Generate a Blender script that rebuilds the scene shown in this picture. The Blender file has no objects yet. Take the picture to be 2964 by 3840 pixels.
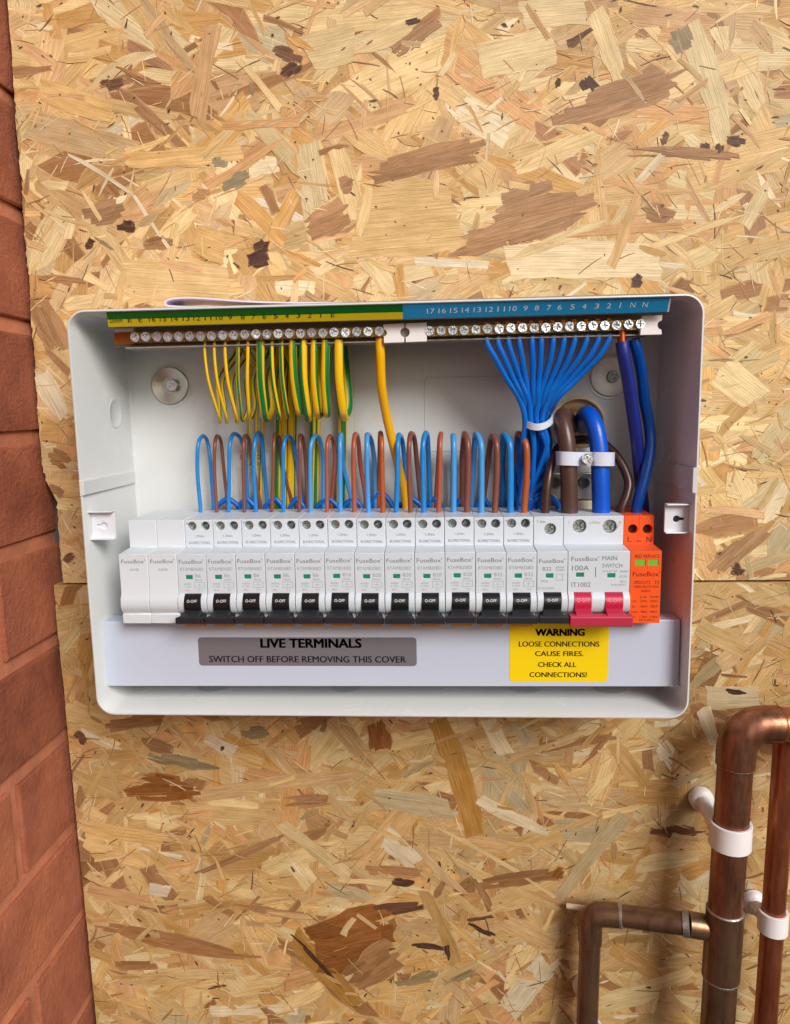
import bpy, math, random
from mathutils import Vector, Matrix, noise
from mathutils.geometry import tessellate_polygon
random.seed(11)
C = bpy.context.scene.collection
sc = bpy.context.scene
S = 0.001                      # everything below is in millimetres

# ------------------------------------------------------------------ camera
CP = Vector((194.4663, -503.7812, 85.2065)); PITCH, ROLL, YAW = -0.1419, 0.0183, 0.06; F = 2740.5
RM = Matrix.Rotation(YAW, 3, 'Z') @ Matrix.Rotation(PITCH, 3, 'X') @ Matrix.Rotation(ROLL, 3, 'Y')
cam = bpy.data.cameras.new('camera'); cam.sensor_fit = 'HORIZONTAL'; cam.sensor_width = 36
cam.lens = F / 2964 * 36; cam.clip_start = 0.01; cam.clip_end = 50
co = bpy.data.objects.new('camera', cam); C.objects.link(co)
m3 = Matrix((RM.col[0], RM.col[2], -RM.col[1])).transposed()
co.matrix_world = Matrix.Translation(CP * S) @ m3.to_4x4()
sc.camera = co

def at(px, py, Y):             # where the ray of a photograph pixel meets the plane Y (mm)
    d = RM @ Vector(((px - 1482) / F, 1, -(py - 1920) / F))
    return CP + d * ((Y - CP.y) / d.y)
def atz(px, py, Z):
    d = RM @ Vector(((px - 1482) / F, 1, -(py - 1920) / F))
    return CP + d * ((Z - CP.z) / d.z)
def mmw(px, Y):                # pixel width -> mm at depth Y
    return px * (Y - CP.y) / F

# ------------------------------------------------------------------ light
SUN_AZ, SUN_EL = math.radians(147), math.radians(31)     # azimuth clockwise from +Y: to the right and in front of the wall
w = bpy.data.worlds.new('World'); sc.world = w; w.use_nodes = True
nt = w.node_tree; bg = nt.nodes['Background']
sky = nt.nodes.new('ShaderNodeTexSky'); sky.sky_type = 'NISHITA'; sky.sun_disc = False
sky.sun_elevation = SUN_EL; sky.sun_rotation = SUN_AZ; sky.air_density = 1.0; sky.dust_density = 3.0; sky.ozone_density = 1.0
nt.links.new(sky.outputs[0], bg.inputs[0]); bg.inputs[1].default_value = 0.08
sl = bpy.data.lights.new('sun', 'SUN'); sl.energy = 2.7; sl.angle = math.radians(26); sl.color = (1, 0.97, 0.93)
so = bpy.data.objects.new('sun', sl); C.objects.link(so)
sdir = Vector((math.sin(SUN_AZ) * math.cos(SUN_EL), math.cos(SUN_AZ) * math.cos(SUN_EL), math.sin(SUN_EL)))
so.rotation_euler = sdir.to_track_quat('Z', 'Y').to_euler(); so.location = (1, -2, 2)
sc.view_settings.view_transform = 'Standard'; sc.view_settings.look = 'None'
sc.view_settings.exposure = 0.06; sc.view_settings.gamma = 1

# ------------------------------------------------------------------ materials
def lin(c): return tuple(((v / 255 / 12.92) if v / 255 <= 0.04045 else ((v / 255 + 0.055) / 1.055) ** 2.4) for v in c)
def mat(name, rgb, rough=0.5, metal=0.0, bump=0.0, bscale=400, var=0.0, vscale=60, coat=0.0, spec=0.5, trans=0.0, rvar=0.0):
    m = bpy.data.materials.new(name); m.use_nodes = True; n = m.node_tree.nodes; l = m.node_tree.links
    b = n['Principled BSDF']; c = lin(rgb) + (1,)
    b.inputs['Base Color'].default_value = c; b.inputs['Roughness'].default_value = rough
    b.inputs['Metallic'].default_value = metal; b.inputs['Specular IOR Level'].default_value = spec
    b.inputs['Coat Weight'].default_value = coat; b.inputs['Coat Roughness'].default_value = 0.12
    if trans:
        b.inputs['Subsurface Weight'].default_value = trans; b.inputs['Subsurface Radius'].default_value = (.003, .003, .003)
    tc = n.new('ShaderNodeTexCoord')
    if bump or var or rvar:
        no = n.new('ShaderNodeTexNoise'); no.inputs['Scale'].default_value = vscale; no.inputs['Detail'].default_value = 6
        l.new(tc.outputs['Object'], no.inputs['Vector'])
    if var:
        mr = n.new('ShaderNodeMapRange'); mr.inputs[1].default_value = .25; mr.inputs[2].default_value = .75
        mr.inputs[3].default_value = 1 - var; mr.inputs[4].default_value = 1 + var * .6
        l.new(no.outputs['Fac'], mr.inputs[0])
        mx = n.new('ShaderNodeVectorMath'); mx.operation = 'SCALE'; mx.inputs[0].default_value = c[:3]
        l.new(mr.outputs[0], mx.inputs['Scale']); l.new(mx.outputs[0], b.inputs['Base Color'])
    if rvar:
        mr = n.new('ShaderNodeMapRange'); mr.inputs[1].default_value = .3; mr.inputs[2].default_value = .7
        mr.inputs[3].default_value = max(0.02, rough - rvar); mr.inputs[4].default_value = rough + rvar
        l.new(no.outputs['Fac'], mr.inputs[0]); l.new(mr.outputs[0], b.inputs['Roughness'])
    if bump:
        nb = n.new('ShaderNodeTexNoise'); nb.inputs['Scale'].default_value = bscale; nb.inputs['Detail'].default_value = 3
        l.new(tc.outputs['Object'], nb.inputs['Vector'])
        bp = n.new('ShaderNodeBump'); bp.inputs['Strength'].default_value = bump; bp.inputs['Distance'].default_value = 0.0005
        l.new(nb.outputs['Fac'], bp.inputs['Height']); l.new(bp.outputs[0], b.inputs['Normal'])
    return m
def stripe_mat(name, ca, cb, frac=0.5, twist=0.003):     # two colours along a cable, following its own UV
    m = mat(name, ca, 0.35); mult = 2.0 if twist else 1.0; n = m.node_tree.nodes; l = m.node_tree.links; b = n['Principled BSDF']
    uv = n.new('ShaderNodeUVMap'); uv.uv_map = 'UVMap'; sp = n.new('ShaderNodeSeparateXYZ'); l.new(uv.outputs[0], sp.inputs[0])
    oi = n.new('ShaderNodeObjectInfo'); so_ = n.new('ShaderNodeSeparateColor'); l.new(oi.outputs['Color'], so_.inputs[0])
    a = n.new('ShaderNodeMath'); a.operation = 'MULTIPLY_ADD'; a.inputs[1].default_value = twist
    mm_ = n.new('ShaderNodeMath'); mm_.operation = 'MULTIPLY'; mm_.inputs[1].default_value = mult; l.new(sp.outputs[0], mm_.inputs[0])
    l.new(sp.outputs[1], a.inputs[0]); l.new(mm_.outputs[0], a.inputs[2])
    a2 = n.new('ShaderNodeMath'); a2.operation = 'ADD'; l.new(a.outputs[0], a2.inputs[0]); l.new(so_.outputs[0], a2.inputs[1])
    f = n.new('ShaderNodeMath'); f.operation = 'FRACT'; l.new(a2.outputs[0], f.inputs[0])
    mr = n.new('ShaderNodeMapRange'); mr.inputs[1].default_value = frac - .03; mr.inputs[2].default_value = frac + .03
    l.new(f.outputs[0], mr.inputs[0])
    mx = n.new('ShaderNodeMix'); mx.data_type = 'RGBA'; l.new(mr.outputs[0], mx.inputs[0])
    mx.inputs[6].default_value = lin(ca) + (1,); mx.inputs[7].default_value = lin(cb) + (1,)
    l.new(mx.outputs[2], b.inputs['Base Color'])
    return m
M = {}
M['enamel'] = mat('enamelled_steel', (208, 212, 213), 0.24, bump=.12, bscale=1500, rvar=.08, vscale=30, var=.03)
M['module'] = mat('module_plastic', (202, 212, 222), 0.38, bump=.06, bscale=3000, var=.015, vscale=90)
M['blankm'] = mat('blank_plastic', (206, 214, 222), 0.38, bump=.06, bscale=3000)
M['cover'] = mat('cover_plastic', (188, 197, 217), 0.3, bump=.05, bscale=900, var=.02, vscale=25)  # white part; its shade and sky tint are put into this blue-grey
M['white'] = mat('white_plastic', (232, 230, 232), 0.4, bump=.06, bscale=1500, var=.03, vscale=60)
M['whitepaint'] = mat('bracket_enamel', (218, 221, 230), 0.3)
M['nylon'] = mat('nylon', (206, 214, 232), 0.35, trans=.2)
M['lilac'] = mat('lilac_plastic_sheet', (226, 218, 238), 0.3, trans=.2)
M['black'] = mat('black_toggle', (22, 22, 26), 0.3, bump=.05, bscale=2500)
M['black2'] = mat('black_handle', (34, 36, 42), 0.42, bump=.15, bscale=2500)
M['red'] = mat('red_toggle', (188, 26, 66), 0.35)
M['red2'] = mat('red_handle', (180, 40, 70), 0.45, bump=.1, bscale=2500)
M['amber'] = mat('amber_lug', (214, 140, 20), 0.5)
M['orange'] = mat('orange_module', (240, 88, 30), 0.35, bump=.05, bscale=2500, var=.02)
M['green'] = mat('green_flag', (0, 132, 96), 0.45)
M['lime'] = mat('lime_flag', (110, 180, 50), 0.4)
M['screw'] = mat('zinc_screw', (222, 230, 236), 0.3, metal=.85, bump=.6, bscale=900)
M['screwmd'] = mat('steel_screw', (176, 188, 186), 0.34, metal=.9, bump=.6, bscale=900)
M['screwdk'] = mat('steel_screw_dark', (120, 126, 124), 0.35, metal=1, bump=.3, bscale=900)  # dark steel; on deeper breaker screws the socket shade is in this colour
M['washer'] = mat('zinc_washer', (240, 243, 236), 0.4, metal=.1, bump=.2, bscale=500, var=.05)
M['washerdk'] = mat('dull_washer', (196, 194, 184), 0.32, metal=.85, bump=.2, bscale=500, var=.05)
M['brass'] = mat('brass', (172, 142, 84), 0.34, metal=1, bump=.1, bscale=900, var=.1, vscale=200)
M['barend'] = mat('copper_bar_end', (150, 84, 36), 0.4, metal=.6)
M['carrier'] = mat('bar_carrier', (150, 142, 130), 0.3)
M['copper'] = mat('bare_copper', (190, 98, 52), 0.35, metal=1)
M['hole'] = mat('dark_recess', (14, 13, 13), 0.6)
M['redhole'] = mat('dark_red_recess', (50, 8, 6), 0.5)
M['cream'] = mat('cream_plastic', (222, 210, 182), 0.5, var=.08)
M['blue'] = mat('blue_insulation', (28, 128, 206), 0.3, rvar=.06)
M['blue_b'] = mat('light_blue_insulation', (66, 150, 222), 0.3)
M['blue_d'] = mat('neutral_blue_insulation', (4, 104, 202), 0.3, rvar=.05)
M['blue_t'] = mat('tail_blue', (0, 84, 204), 0.32, bump=.1, bscale=700, var=.04)
M['navy'] = mat('navy_insulation', (26, 42, 128), 0.36, bump=.1, bscale=500, var=.1)
M['navy_b'] = mat('deep_blue_insulation', (0, 66, 150), 0.25)
M['brown'] = mat('brown_insulation', (126, 72, 58), 0.34)
M['brown_r'] = mat('red_brown_insulation', (166, 84, 62), 0.34)
M['brown_o'] = mat('orange_brown_insulation', (168, 82, 36), 0.34)
M['brown_k'] = mat('dark_brown_insulation', (66, 40, 34), 0.3)
M['tail'] = mat('tail_brown', (80, 56, 50), 0.34, bump=.12, bscale=700, var=.06)
M['earth'] = stripe_mat('earth_insulation', (236, 190, 14), (10, 118, 52), .6)
M['earthy'] = stripe_mat('main_earth_insulation', (238, 178, 6), (10, 128, 58), .62, .0)
M['lab_green'] = mat('label_green', (0, 104, 30), 0.4)
M['lab_yellow'] = mat('label_yellow', (222, 200, 14), 0.4)
M['lab_blue'] = mat('label_blue', (36, 146, 206), 0.4)
M['grey_label'] = mat('grey_label', (122, 120, 128), 0.38, metal=.25)
M['yellow_label'] = mat('warning_yellow', (236, 204, 0), 0.4)
M['ink'] = mat('black_ink', (24, 24, 26), 0.5)
M['inkw'] = mat('white_ink', (225, 232, 238), 0.5)
M['inkg'] = mat('grey_ink', (108, 118, 130), 0.5)
M['inkp'] = mat('pale_grey_ink', (146, 155, 166), 0.5)
M['inkd'] = mat('dark_green_ink', (12, 52, 18), 0.5)
M['inkr'] = mat('pink_ink', (236, 130, 158), 0.5)
M['inko'] = mat('brown_black_ink', (70, 26, 12), 0.5)
M['mortar'] = mat('mortar', (194, 124, 92), 0.9, bump=1.0, bscale=300, var=.3, vscale=40)
M['void'] = mat('dark_batten', (86, 84, 88), 0.85, bump=.3, bscale=300, var=.2)
M['boardcore'] = mat('board_core', (196, 150, 92), 0.8, bump=.6, bscale=400, var=.4, vscale=120)

def copper_pipe(name, a, b, c, met):
    m = mat(name, a, 0.34, metal=met); n = m.node_tree.nodes; l = m.node_tree.links; bs = n['Principled BSDF']
    tc = n.new('ShaderNodeTexCoord')
    mp = n.new('ShaderNodeMapping'); mp.inputs['Scale'].default_value = (60, 60, 12); l.new(tc.outputs['Object'], mp.inputs[0])
    no = n.new('ShaderNodeTexNoise'); no.inputs['Scale'].default_value = 2.2; no.inputs['Detail'].default_value = 10; no.inputs['Roughness'].default_value = .65
    l.new(mp.outputs[0], no.inputs['Vector'])
    cr = n.new('ShaderNodeValToRGB'); e = cr.color_ramp.elements
    e[0].position = .3; e[0].color = lin(b) + (1,); e[1].position = .72; e[1].color = lin(c) + (1,)
    k = e.new(.5); k.color = lin(a) + (1,)
    l.new(no.outputs['Fac'], cr.inputs[0]); l.new(cr.outputs[0], bs.inputs['Base Color'])
    n2 = n.new('ShaderNodeTexNoise'); n2.inputs['Scale'].default_value = 260; n2.inputs['Detail'].default_value = 5; l.new(tc.outputs['Object'], n2.inputs['Vector'])
    mr = n.new('ShaderNodeMapRange'); mr.inputs[3].default_value = .2; mr.inputs[4].default_value = .48
    l.new(n2.outputs['Fac'], mr.inputs[0]); l.new(mr.outputs[0], bs.inputs['Roughness'])
    bp = n.new('ShaderNodeBump'); bp.inputs['Strength'].default_value = .15; bp.inputs['Distance'].default_value = .0004
    l.new(n2.outputs['Fac'], bp.inputs['Height']); l.new(bp.outputs[0], bs.inputs['Normal'])
    return m
M['pipe'] = copper_pipe('old_copper', (138, 92, 70), (98, 62, 48), (172, 118, 90), .75)
M['pipe_b'] = copper_pipe('brown_old_copper', (122, 94, 74), (92, 66, 50), (140, 106, 78), .7)
M['pipe_r'] = copper_pipe('red_copper', (164, 94, 64), (124, 66, 46), (188, 116, 84), .75)
M['solder'] = mat('solder', (170, 166, 158), 0.4, metal=.8, bump=.6, bscale=900, var=.2, vscale=300)

def brick_mat():
    m = bpy.data.materials.new('brick_clay'); m.use_nodes = True; n = m.node_tree.nodes; l = m.node_tree.links
    b = n['Principled BSDF']; b.inputs['Roughness'].default_value = .85
    tc = n.new('ShaderNodeTexCoord'); oi = n.new('ShaderNodeObjectInfo')
    ad = n.new('ShaderNodeVectorMath'); ad.operation = 'ADD'; l.new(tc.outputs['Object'], ad.inputs[0])
    cm = n.new('ShaderNodeCombineXYZ'); l.new(oi.outputs['Random'], cm.inputs[0]); l.new(oi.outputs['Random'], cm.inputs[1]); l.new(cm.outputs[0], ad.inputs[1])
    no = n.new('ShaderNodeTexNoise'); no.inputs['Scale'].default_value = 22; no.inputs['Detail'].default_value = 8; no.inputs['Roughness'].default_value = .65
    l.new(ad.outputs[0], no.inputs['Vector'])
    a = n.new('ShaderNodeMath'); a.operation = 'MULTIPLY_ADD'; a.inputs[1].default_value = .34; l.new(oi.outputs['Random'], a.inputs[0]); l.new(no.outputs['Fac'], a.inputs[2])
    cr = n.new('ShaderNodeValToRGB'); e = cr.color_ramp.elements
    e[0].position = .38; e[0].color = lin((116, 64, 48)) + (1,); e[1].position = .95; e[1].color = lin((192, 116, 82)) + (1,)
    k = e.new(.6); k.color = lin((156, 88, 62)) + (1,); k = e.new(.76); k.color = lin((172, 102, 74)) + (1,)
    l.new(a.outputs[0], cr.inputs[0]); l.new(cr.outputs[0], b.inputs['Base Color'])
    n2 = n.new('ShaderNodeTexNoise'); n2.inputs['Scale'].default_value = 240; n2.inputs['Detail'].default_value = 10; n2.inputs['Roughness'].default_value = .7; l.new(ad.outputs[0], n2.inputs['Vector'])
    bp = n.new('ShaderNodeBump'); bp.inputs['Strength'].default_value = 1; bp.inputs['Distance'].default_value = .0022
    l.new(n2.outputs['Fac'], bp.inputs['Height']); l.new(bp.outputs[0], b.inputs['Normal'])
    return m
M['brick'] = brick_mat()

def strand_mat():
    m = bpy.data.materials.new('wood_strand'); m.use_nodes = True; n = m.node_tree.nodes; l = m.node_tree.links
    b = n['Principled BSDF']; b.inputs['Roughness'].default_value = .55; b.inputs['Specular IOR Level'].default_value = .35
    at_ = n.new('ShaderNodeAttribute'); at_.attribute_name = 'tone'
    uv = n.new('ShaderNodeUVMap'); uv.uv_map = 'UVMap'
    def noise_(sx, sy, det, dist=0.0):
        mp = n.new('ShaderNodeMapping'); mp.inputs['Scale'].default_value = (sx, sy, 1); l.new(uv.outputs[0], mp.inputs[0])
        no = n.new('ShaderNodeTexNoise'); no.inputs['Scale'].default_value = 1; no.inputs['Detail'].default_value = det
        no.inputs['Distortion'].default_value = dist; no.inputs['Roughness'].default_value = .6
        l.new(mp.outputs[0], no.inputs['Vector']); return no.outputs['Fac']
    def rng(s, a, b_, c, d):
        mr = n.new('ShaderNodeMapRange'); l.new(s, mr.inputs[0])
        for i, v in enumerate((a, b_, c, d)): mr.inputs[i + 1].default_value = v
        return mr.outputs[0]
    def mul(a, b_):
        k = n.new('ShaderNodeMath'); k.operation = 'MULTIPLY'; l.new(a, k.inputs[0]); l.new(b_, k.inputs[1]); return k.outputs[0]
    fine = noise_(.03, 1.3, 5, .3)            # growth-ring lines along the strand
    broad = noise_(.05, .12, 3)
    fleck = noise_(.35, 1.6, 2)
    mp = n.new('ShaderNodeMapping'); mp.inputs['Scale'].default_value = (.02, .5, 1); l.new(uv.outputs[0], mp.inputs[0])
    wv = n.new('ShaderNodeTexWave'); wv.bands_direction = 'Y'; wv.inputs['Scale'].default_value = .8; wv.inputs['Distortion'].default_value = 6; wv.inputs['Detail'].default_value = 3
    wv.inputs['Detail Scale'].default_value = 1.0
    l.new(mp.outputs[0], wv.inputs['Vector'])
    f = mul(rng(fine, .3, .7, .72, 1.18), rng(broad, .25, .75, .82, 1.14))
    f = mul(f, rng(fleck, .26, .38, .74, 1.0))
    f = mul(f, rng(wv.outputs['Fac'], 0, .5, .82, 1.03))
    hair = noise_(.12, 4.5, 2)
    f = mul(f, rng(hair, .3, .5, .88, 1.0))
    vm = n.new('ShaderNodeVectorMath'); vm.operation = 'SCALE'; l.new(at_.outputs['Color'], vm.inputs[0]); l.new(f, vm.inputs['Scale'])
    # darker grain is also warmer
    hs = n.new('ShaderNodeHueSaturation'); l.new(vm.outputs[0], hs.inputs['Color'])
    l.new(rng(f, .6, 1.0, 1.18, .98), hs.inputs['Saturation'])
    l.new(hs.outputs[0], b.inputs['Base Color'])
    bp = n.new('ShaderNodeBump'); bp.inputs['Strength'].default_value = .5; bp.inputs['Distance'].default_value = .0005
    l.new(fine, bp.inputs['Height']); l.new(bp.outputs[0], b.inputs['Normal'])
    return m
M['strand'] = strand_mat()

# ------------------------------------------------------------------ mesh helpers
TXT = {}
def text_geo(s):
    if s in TXT: return TXT[s]
    cu = bpy.data.curves.new('t', 'FONT'); cu.body = s; cu.size = 1; cu.resolution_u = 3
    o = bpy.data.objects.new('t', cu); C.objects.link(o)
    dg = bpy.context.evaluated_depsgraph_get(); me = bpy.data.meshes.new_from_object(o.evaluated_get(dg))
    vs = [tuple(v.co)[:2] for v in me.vertices]; fs = [tuple(p.vertices) for p in me.polygons]
    bpy.data.objects.remove(o); bpy.data.curves.remove(cu); bpy.data.meshes.remove(me)
    x0 = min(v[0] for v in vs); x1 = max(v[0] for v in vs); y0 = min(v[1] for v in vs); y1 = max(v[1] for v in vs)
    vs = [((v[0] - x0) / (x1 - x0), (v[1] - y0) / (y1 - y0)) for v in vs]
    TXT[s] = (vs, fs); return TXT[s]

class MB:
    def __init__(s): s.v = []; s.f = []; s.uv = {}
    def add(s, vs, fs):
        n = len(s.v); s.v += [tuple(v) for v in vs]; s.f += [tuple(i + n for i in f) for f in fs]; return n
    def box(s, x0, x1, y0, y1, z0, z1):
        s.add([(x, y, z) for x in (x0, x1) for y in (y0, y1) for z in (z0, z1)],
              [(0, 1, 3, 2), (4, 6, 7, 5), (0, 4, 5, 1), (2, 3, 7, 6), (0, 2, 6, 4), (1, 5, 7, 3)])
    def prism(s, prof, x0, x1, holes=None, dx0=None, dx1=None):
        # prof: (Y,Z) loop. holes: {segment: [list of loops in (x,t) mm, depth]} cut into that segment's face
        n = len(prof); dx0 = dx0 or [0] * n; dx1 = dx1 or [0] * n
        a = s.add([(x0 + dx0[i], p[0], p[1]) for i, p in enumerate(prof)], []); b = s.add([(x1 + dx1[i], p[0], p[1]) for i, p in enumerate(prof)], [])
        for k, base in ((0, a), (1, b)):
            tr = tessellate_polygon([[Vector((p[0], p[1], 0)) for p in prof]])
            s.f += [tuple(base + i for i in t) for t in tr]
        for i in range(n):
            j = (i + 1) % n
            if holes and i in holes:
                s.holed(Vector((x0, *prof[i])), Vector((1, 0, 0)), Vector((0, prof[j][0] - prof[i][0], prof[j][1] - prof[i][1])).normalized(),
                        (x1 - x0), math.dist(prof[i], prof[j]), holes[i])
            else: s.f.append((a + i, a + j, b + j, b + i))
    def holed(s, o, u, v, w_, h_, holes):
        loops = [[(0, 0), (w_, 0), (w_, h_), (0, h_)]] + [h[0] for h in holes]
        s.plate(o, u, v, loops)
        nrm = u.cross(v).normalized()
        for lp, dep in holes:
            d = nrm * dep
            if d.y < 0: d = -d                        # always into the body (away from the camera)
            n = len(lp); p = [o + u * a + v * b for a, b in lp]
            k = s.add(p + [q + d for q in p], [])
            s.f += [(k + i, k + (i + 1) % n, k + n + (i + 1) % n, k + n + i) for i in range(n)]
            s.f.append(tuple(k + n + i for i in range(n)))
    def plate(s, o, u, v, loops):
        tr = tessellate_polygon([[Vector((a, b, 0)) for a, b in lp] for lp in loops])
        flat = [q for lp in loops for q in lp]
        k = s.add([o + u * a + v * b for a, b in flat], [])
        s.f += [tuple(k + i for i in t) for t in tr]
    def loft(s, rings, close=True, cap0=False, cap1=False):
        n = len(rings[0]); ks = [s.add(r, []) for r in rings]
        for a, b in zip(ks, ks[1:]):
            s.f += [(a + i, a + (i + 1) % n, b + (i + 1) % n, b + i) for i in range(n if close else n - 1)]
        if cap0: s.f.append(tuple(ks[0] + i for i in range(n)))
        if cap1: s.f.append(tuple(ks[-1] + i for i in range(n)))
    def cyl(s, c, axis, r0, r1, h, seg=24, cap0=True, cap1=True):
        c = Vector(c); q = Vector(axis).normalized(); a = q.orthogonal().normalized(); b = q.cross(a)
        ring = lambda r, t: [c + q * t + (a * math.cos(i * 2 * math.pi / seg) + b * math.sin(i * 2 * math.pi / seg)) * r for i in range(seg)]
        s.loft([ring(r0, 0), ring(r1, h)], True, cap0, cap1)
    def lathe(s, c, axis, prof, seg=32):
        c = Vector(c); q = Vector(axis).normalized(); a = q.orthogonal().normalized(); b = q.cross(a)
        s.loft([[c + q * t + (a * math.cos(i * 2 * math.pi / seg) + b * math.sin(i * 2 * math.pi / seg)) * max(r, .001) for i in range(seg)] for r, t in prof], True, False, False)
    def tube(s, pts, r, seg=12, caps=True, squash=None):
        pts = [Vector(p) for p in pts]; n = len(pts); rr = r if isinstance(r, (list, tuple)) else [r] * n
        T = [(pts[min(i + 1, n - 1)] - pts[max(i - 1, 0)]).normalized() for i in range(n)]
        a = T[0].orthogonal().normalized()
        if abs(T[0].z) > .5: a = (Vector((1, 0, 0)) - T[0] * T[0].x).normalized()
        ks = []; L = 0
        for i in range(n):
            a = (a - T[i] * a.dot(T[i])).normalized(); b = T[i].cross(a)
            if i: L += (pts[i] - pts[i - 1]).length
            k = s.add([pts[i] + (a * math.cos(j * 2 * math.pi / seg) + b * math.sin(j * 2 * math.pi / seg)) * rr[i] for j in range(seg)], [])
            ks.append((k, L))
        for (k, L0), (k2, L1) in zip(ks, ks[1:]):
            for j in range(seg):
                f = (k + j, k + (j + 1) % seg, k2 + (j + 1) % seg, k2 + j)
                s.uv[len(s.f)] = [(j / seg, L0), ((j + 1) / seg, L0), ((j + 1) / seg, L1), (j / seg, L1)]
                s.f.append(f)
        if caps:
            s.f.append(tuple(ks[0][0] + j for j in range(seg))); s.f.append(tuple(ks[-1][0] + j for j in range(seg)))
    def text(s, st, cx, cz, wid, cap, Y, u=(1, 0, 0), v=(0, 0, 1)):
        vs, fs = text_geo(st); o = Vector((cx, Y, cz)); u = Vector(u); v = Vector(v)
        s.add([o + u * ((a - .5) * wid) + v * ((b - .5) * cap) for a, b in vs], fs)
    def build(s, name, m, parent=None, smooth=None, bevel=0, seg=2, weld=True):
        me = bpy.data.meshes.new(name); me.from_pydata([(x * S, y * S, z * S) for x, y, z in s.v], [], s.f); me.validate()
        if s.uv and len(me.polygons) == len(s.f):
            uvl = me.uv_layers.new(name='UVMap')
            for fi, cs in s.uv.items():
                for li, c in zip(me.polygons[fi].loop_indices, cs): uvl.data[li].uv = c
        import bmesh
        bm = bmesh.new(); bm.from_mesh(me)
        if weld and not s.uv: bmesh.ops.remove_doubles(bm, verts=bm.verts, dist=1e-6)
        if not s.uv: bmesh.ops.recalc_face_normals(bm, faces=bm.faces)
        bm.to_mesh(me); bm.free()
        me.materials.append(m); o = bpy.data.objects.new(name, me); C.objects.link(o)
        if parent: o.parent = parent
        if smooth is not None:
            for p in me.polygons: p.use_smooth = True
            if smooth > 0: me.set_sharp_from_angle(angle=math.radians(smooth))
        if bevel:
            b = o.modifiers.new('bevel', 'BEVEL'); b.width = bevel * S; b.segments = seg; b.limit_method = 'ANGLE'; b.angle_limit = math.radians(40)
            b.harden_normals = False
        return o
def circ(cx, cy, r, n=20): return [(cx + r * math.cos(i * 2 * math.pi / n), cy + r * math.sin(i * 2 * math.pi / n)) for i in range(n)]
def rrect(x0, x1, z0, z1, r, n=8):
    out = []
    for cx, cz, a0 in ((x1 - r, z1 - r, 0), (x0 + r, z1 - r, 90), (x0 + r, z0 + r, 180), (x1 - r, z0 + r, 270)):
        for i in range(n + 1):
            a = math.radians(a0 + 90 * i / n); out.append((cx + r * math.cos(a), cz + r * math.sin(a)))
    return out
def cat(P, k=8):                # Catmull-Rom through the points
    P = [Vector(p) for p in P]; Q = [P[0] * 2 - P[1]] + P + [P[-1] * 2 - P[-2]]; out = []
    for i in range(1, len(Q) - 2):
        for j in range(k):
            t = j / k; a, b, c, d = Q[i - 1:i + 3]
            out.append(.5 * ((2 * b) + (c - a) * t + (2 * a - 5 * b + 4 * c - d) * t * t + (3 * b - a - 3 * c + d) * t ** 3))
    out.append(P[-1]); return out
def tag(o, label=None, cat_=None, group=None, kind=None):
    if label: o['label'] = label
    if cat_: o['category'] = cat_
    if group: o['group'] = group
    if kind: o['kind'] = kind
    return o
def thing(name, loc, label, cat_, group=None):
    o = bpy.data.objects.new(name, None); o.empty_display_size = .01; C.objects.link(o); o.location = Vector(loc) * S
    return tag(o, label, cat_, group)
def copy_part(src, parent, loc=None):
    c = src.copy(); C.objects.link(c); c.parent = parent
    if loc is not None: c.location = Vector(loc) * S
    return c
ORD = ['first', 'second', 'third', 'fourth', 'fifth', 'sixth', 'seventh', 'eighth', 'ninth', 'tenth', 'eleventh', 'twelfth', 'thirteenth']

# ------------------------------------------------------------------ brick wall on the left (comes out of the board's plane)
XW = at(140, 1600, 0).x - .6
wall = thing('brick_wall', (XW, 0, 0), 'weathered red brick wall running out from the left edge of the boards', 'wall')
mb = MB(); mb.box(-100, -2.6, -1400, 60, -700, 1700)  # depth and height out of view sized to block light from the left
mb.build('mortar', M['mortar'], wall)
ZJ = at(115, 1640, -20).z              # a joint seen there
def brick_mesh(L, seed):
    import bmesh
    rnd = random.Random(seed); bm = bmesh.new(); bmesh.ops.create_cube(bm, size=1)
    for v in bm.verts: v.co = Vector((v.co.x * 60, v.co.y * L, v.co.z * 65))
    bmesh.ops.bevel(bm, geom=bm.edges[:], offset=1.6, segments=2, affect='EDGES', profile=.6)
    for v in bm.verts: v.co += Vector((rnd.uniform(-.35, .35), rnd.uniform(-.4, .4), rnd.uniform(-.4, .4)))
    for v in bm.verts: v.co *= S
    me = bpy.data.meshes.new('brick'); bm.to_mesh(me); bm.free(); me.materials.append(M['brick']); return me
BM = [brick_mesh(215, i) for i in range(4)]
for row in range(-9, 22):
    z = ZJ + 37.5 + row * 75
    y = 42 if row % 2 else 154.5
    while y > -1400:
        b = bpy.data.objects.new('brick', random.choice(BM)); C.objects.link(b); b.parent = wall
        b.location = ((-30 + random.uniform(-.5, .6)) * S, (y - 107.5) * S, z * S); b.rotation_euler = (random.uniform(-.004, .004), 0, random.uniform(-.003, .003))
        if random.random() < .5: b.rotation_euler[2] += math.pi
        y -= 225
bt = MB(); bt.box(-60, 60, 16, 40, -650, 650)
bo = bt.build('timber_batten', M['void'], None); bo.location.x = (XW + 40) * S
tag(bo, 'dark grey batten glimpsed in the gap between brick and ragged board edge', 'batten')

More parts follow.
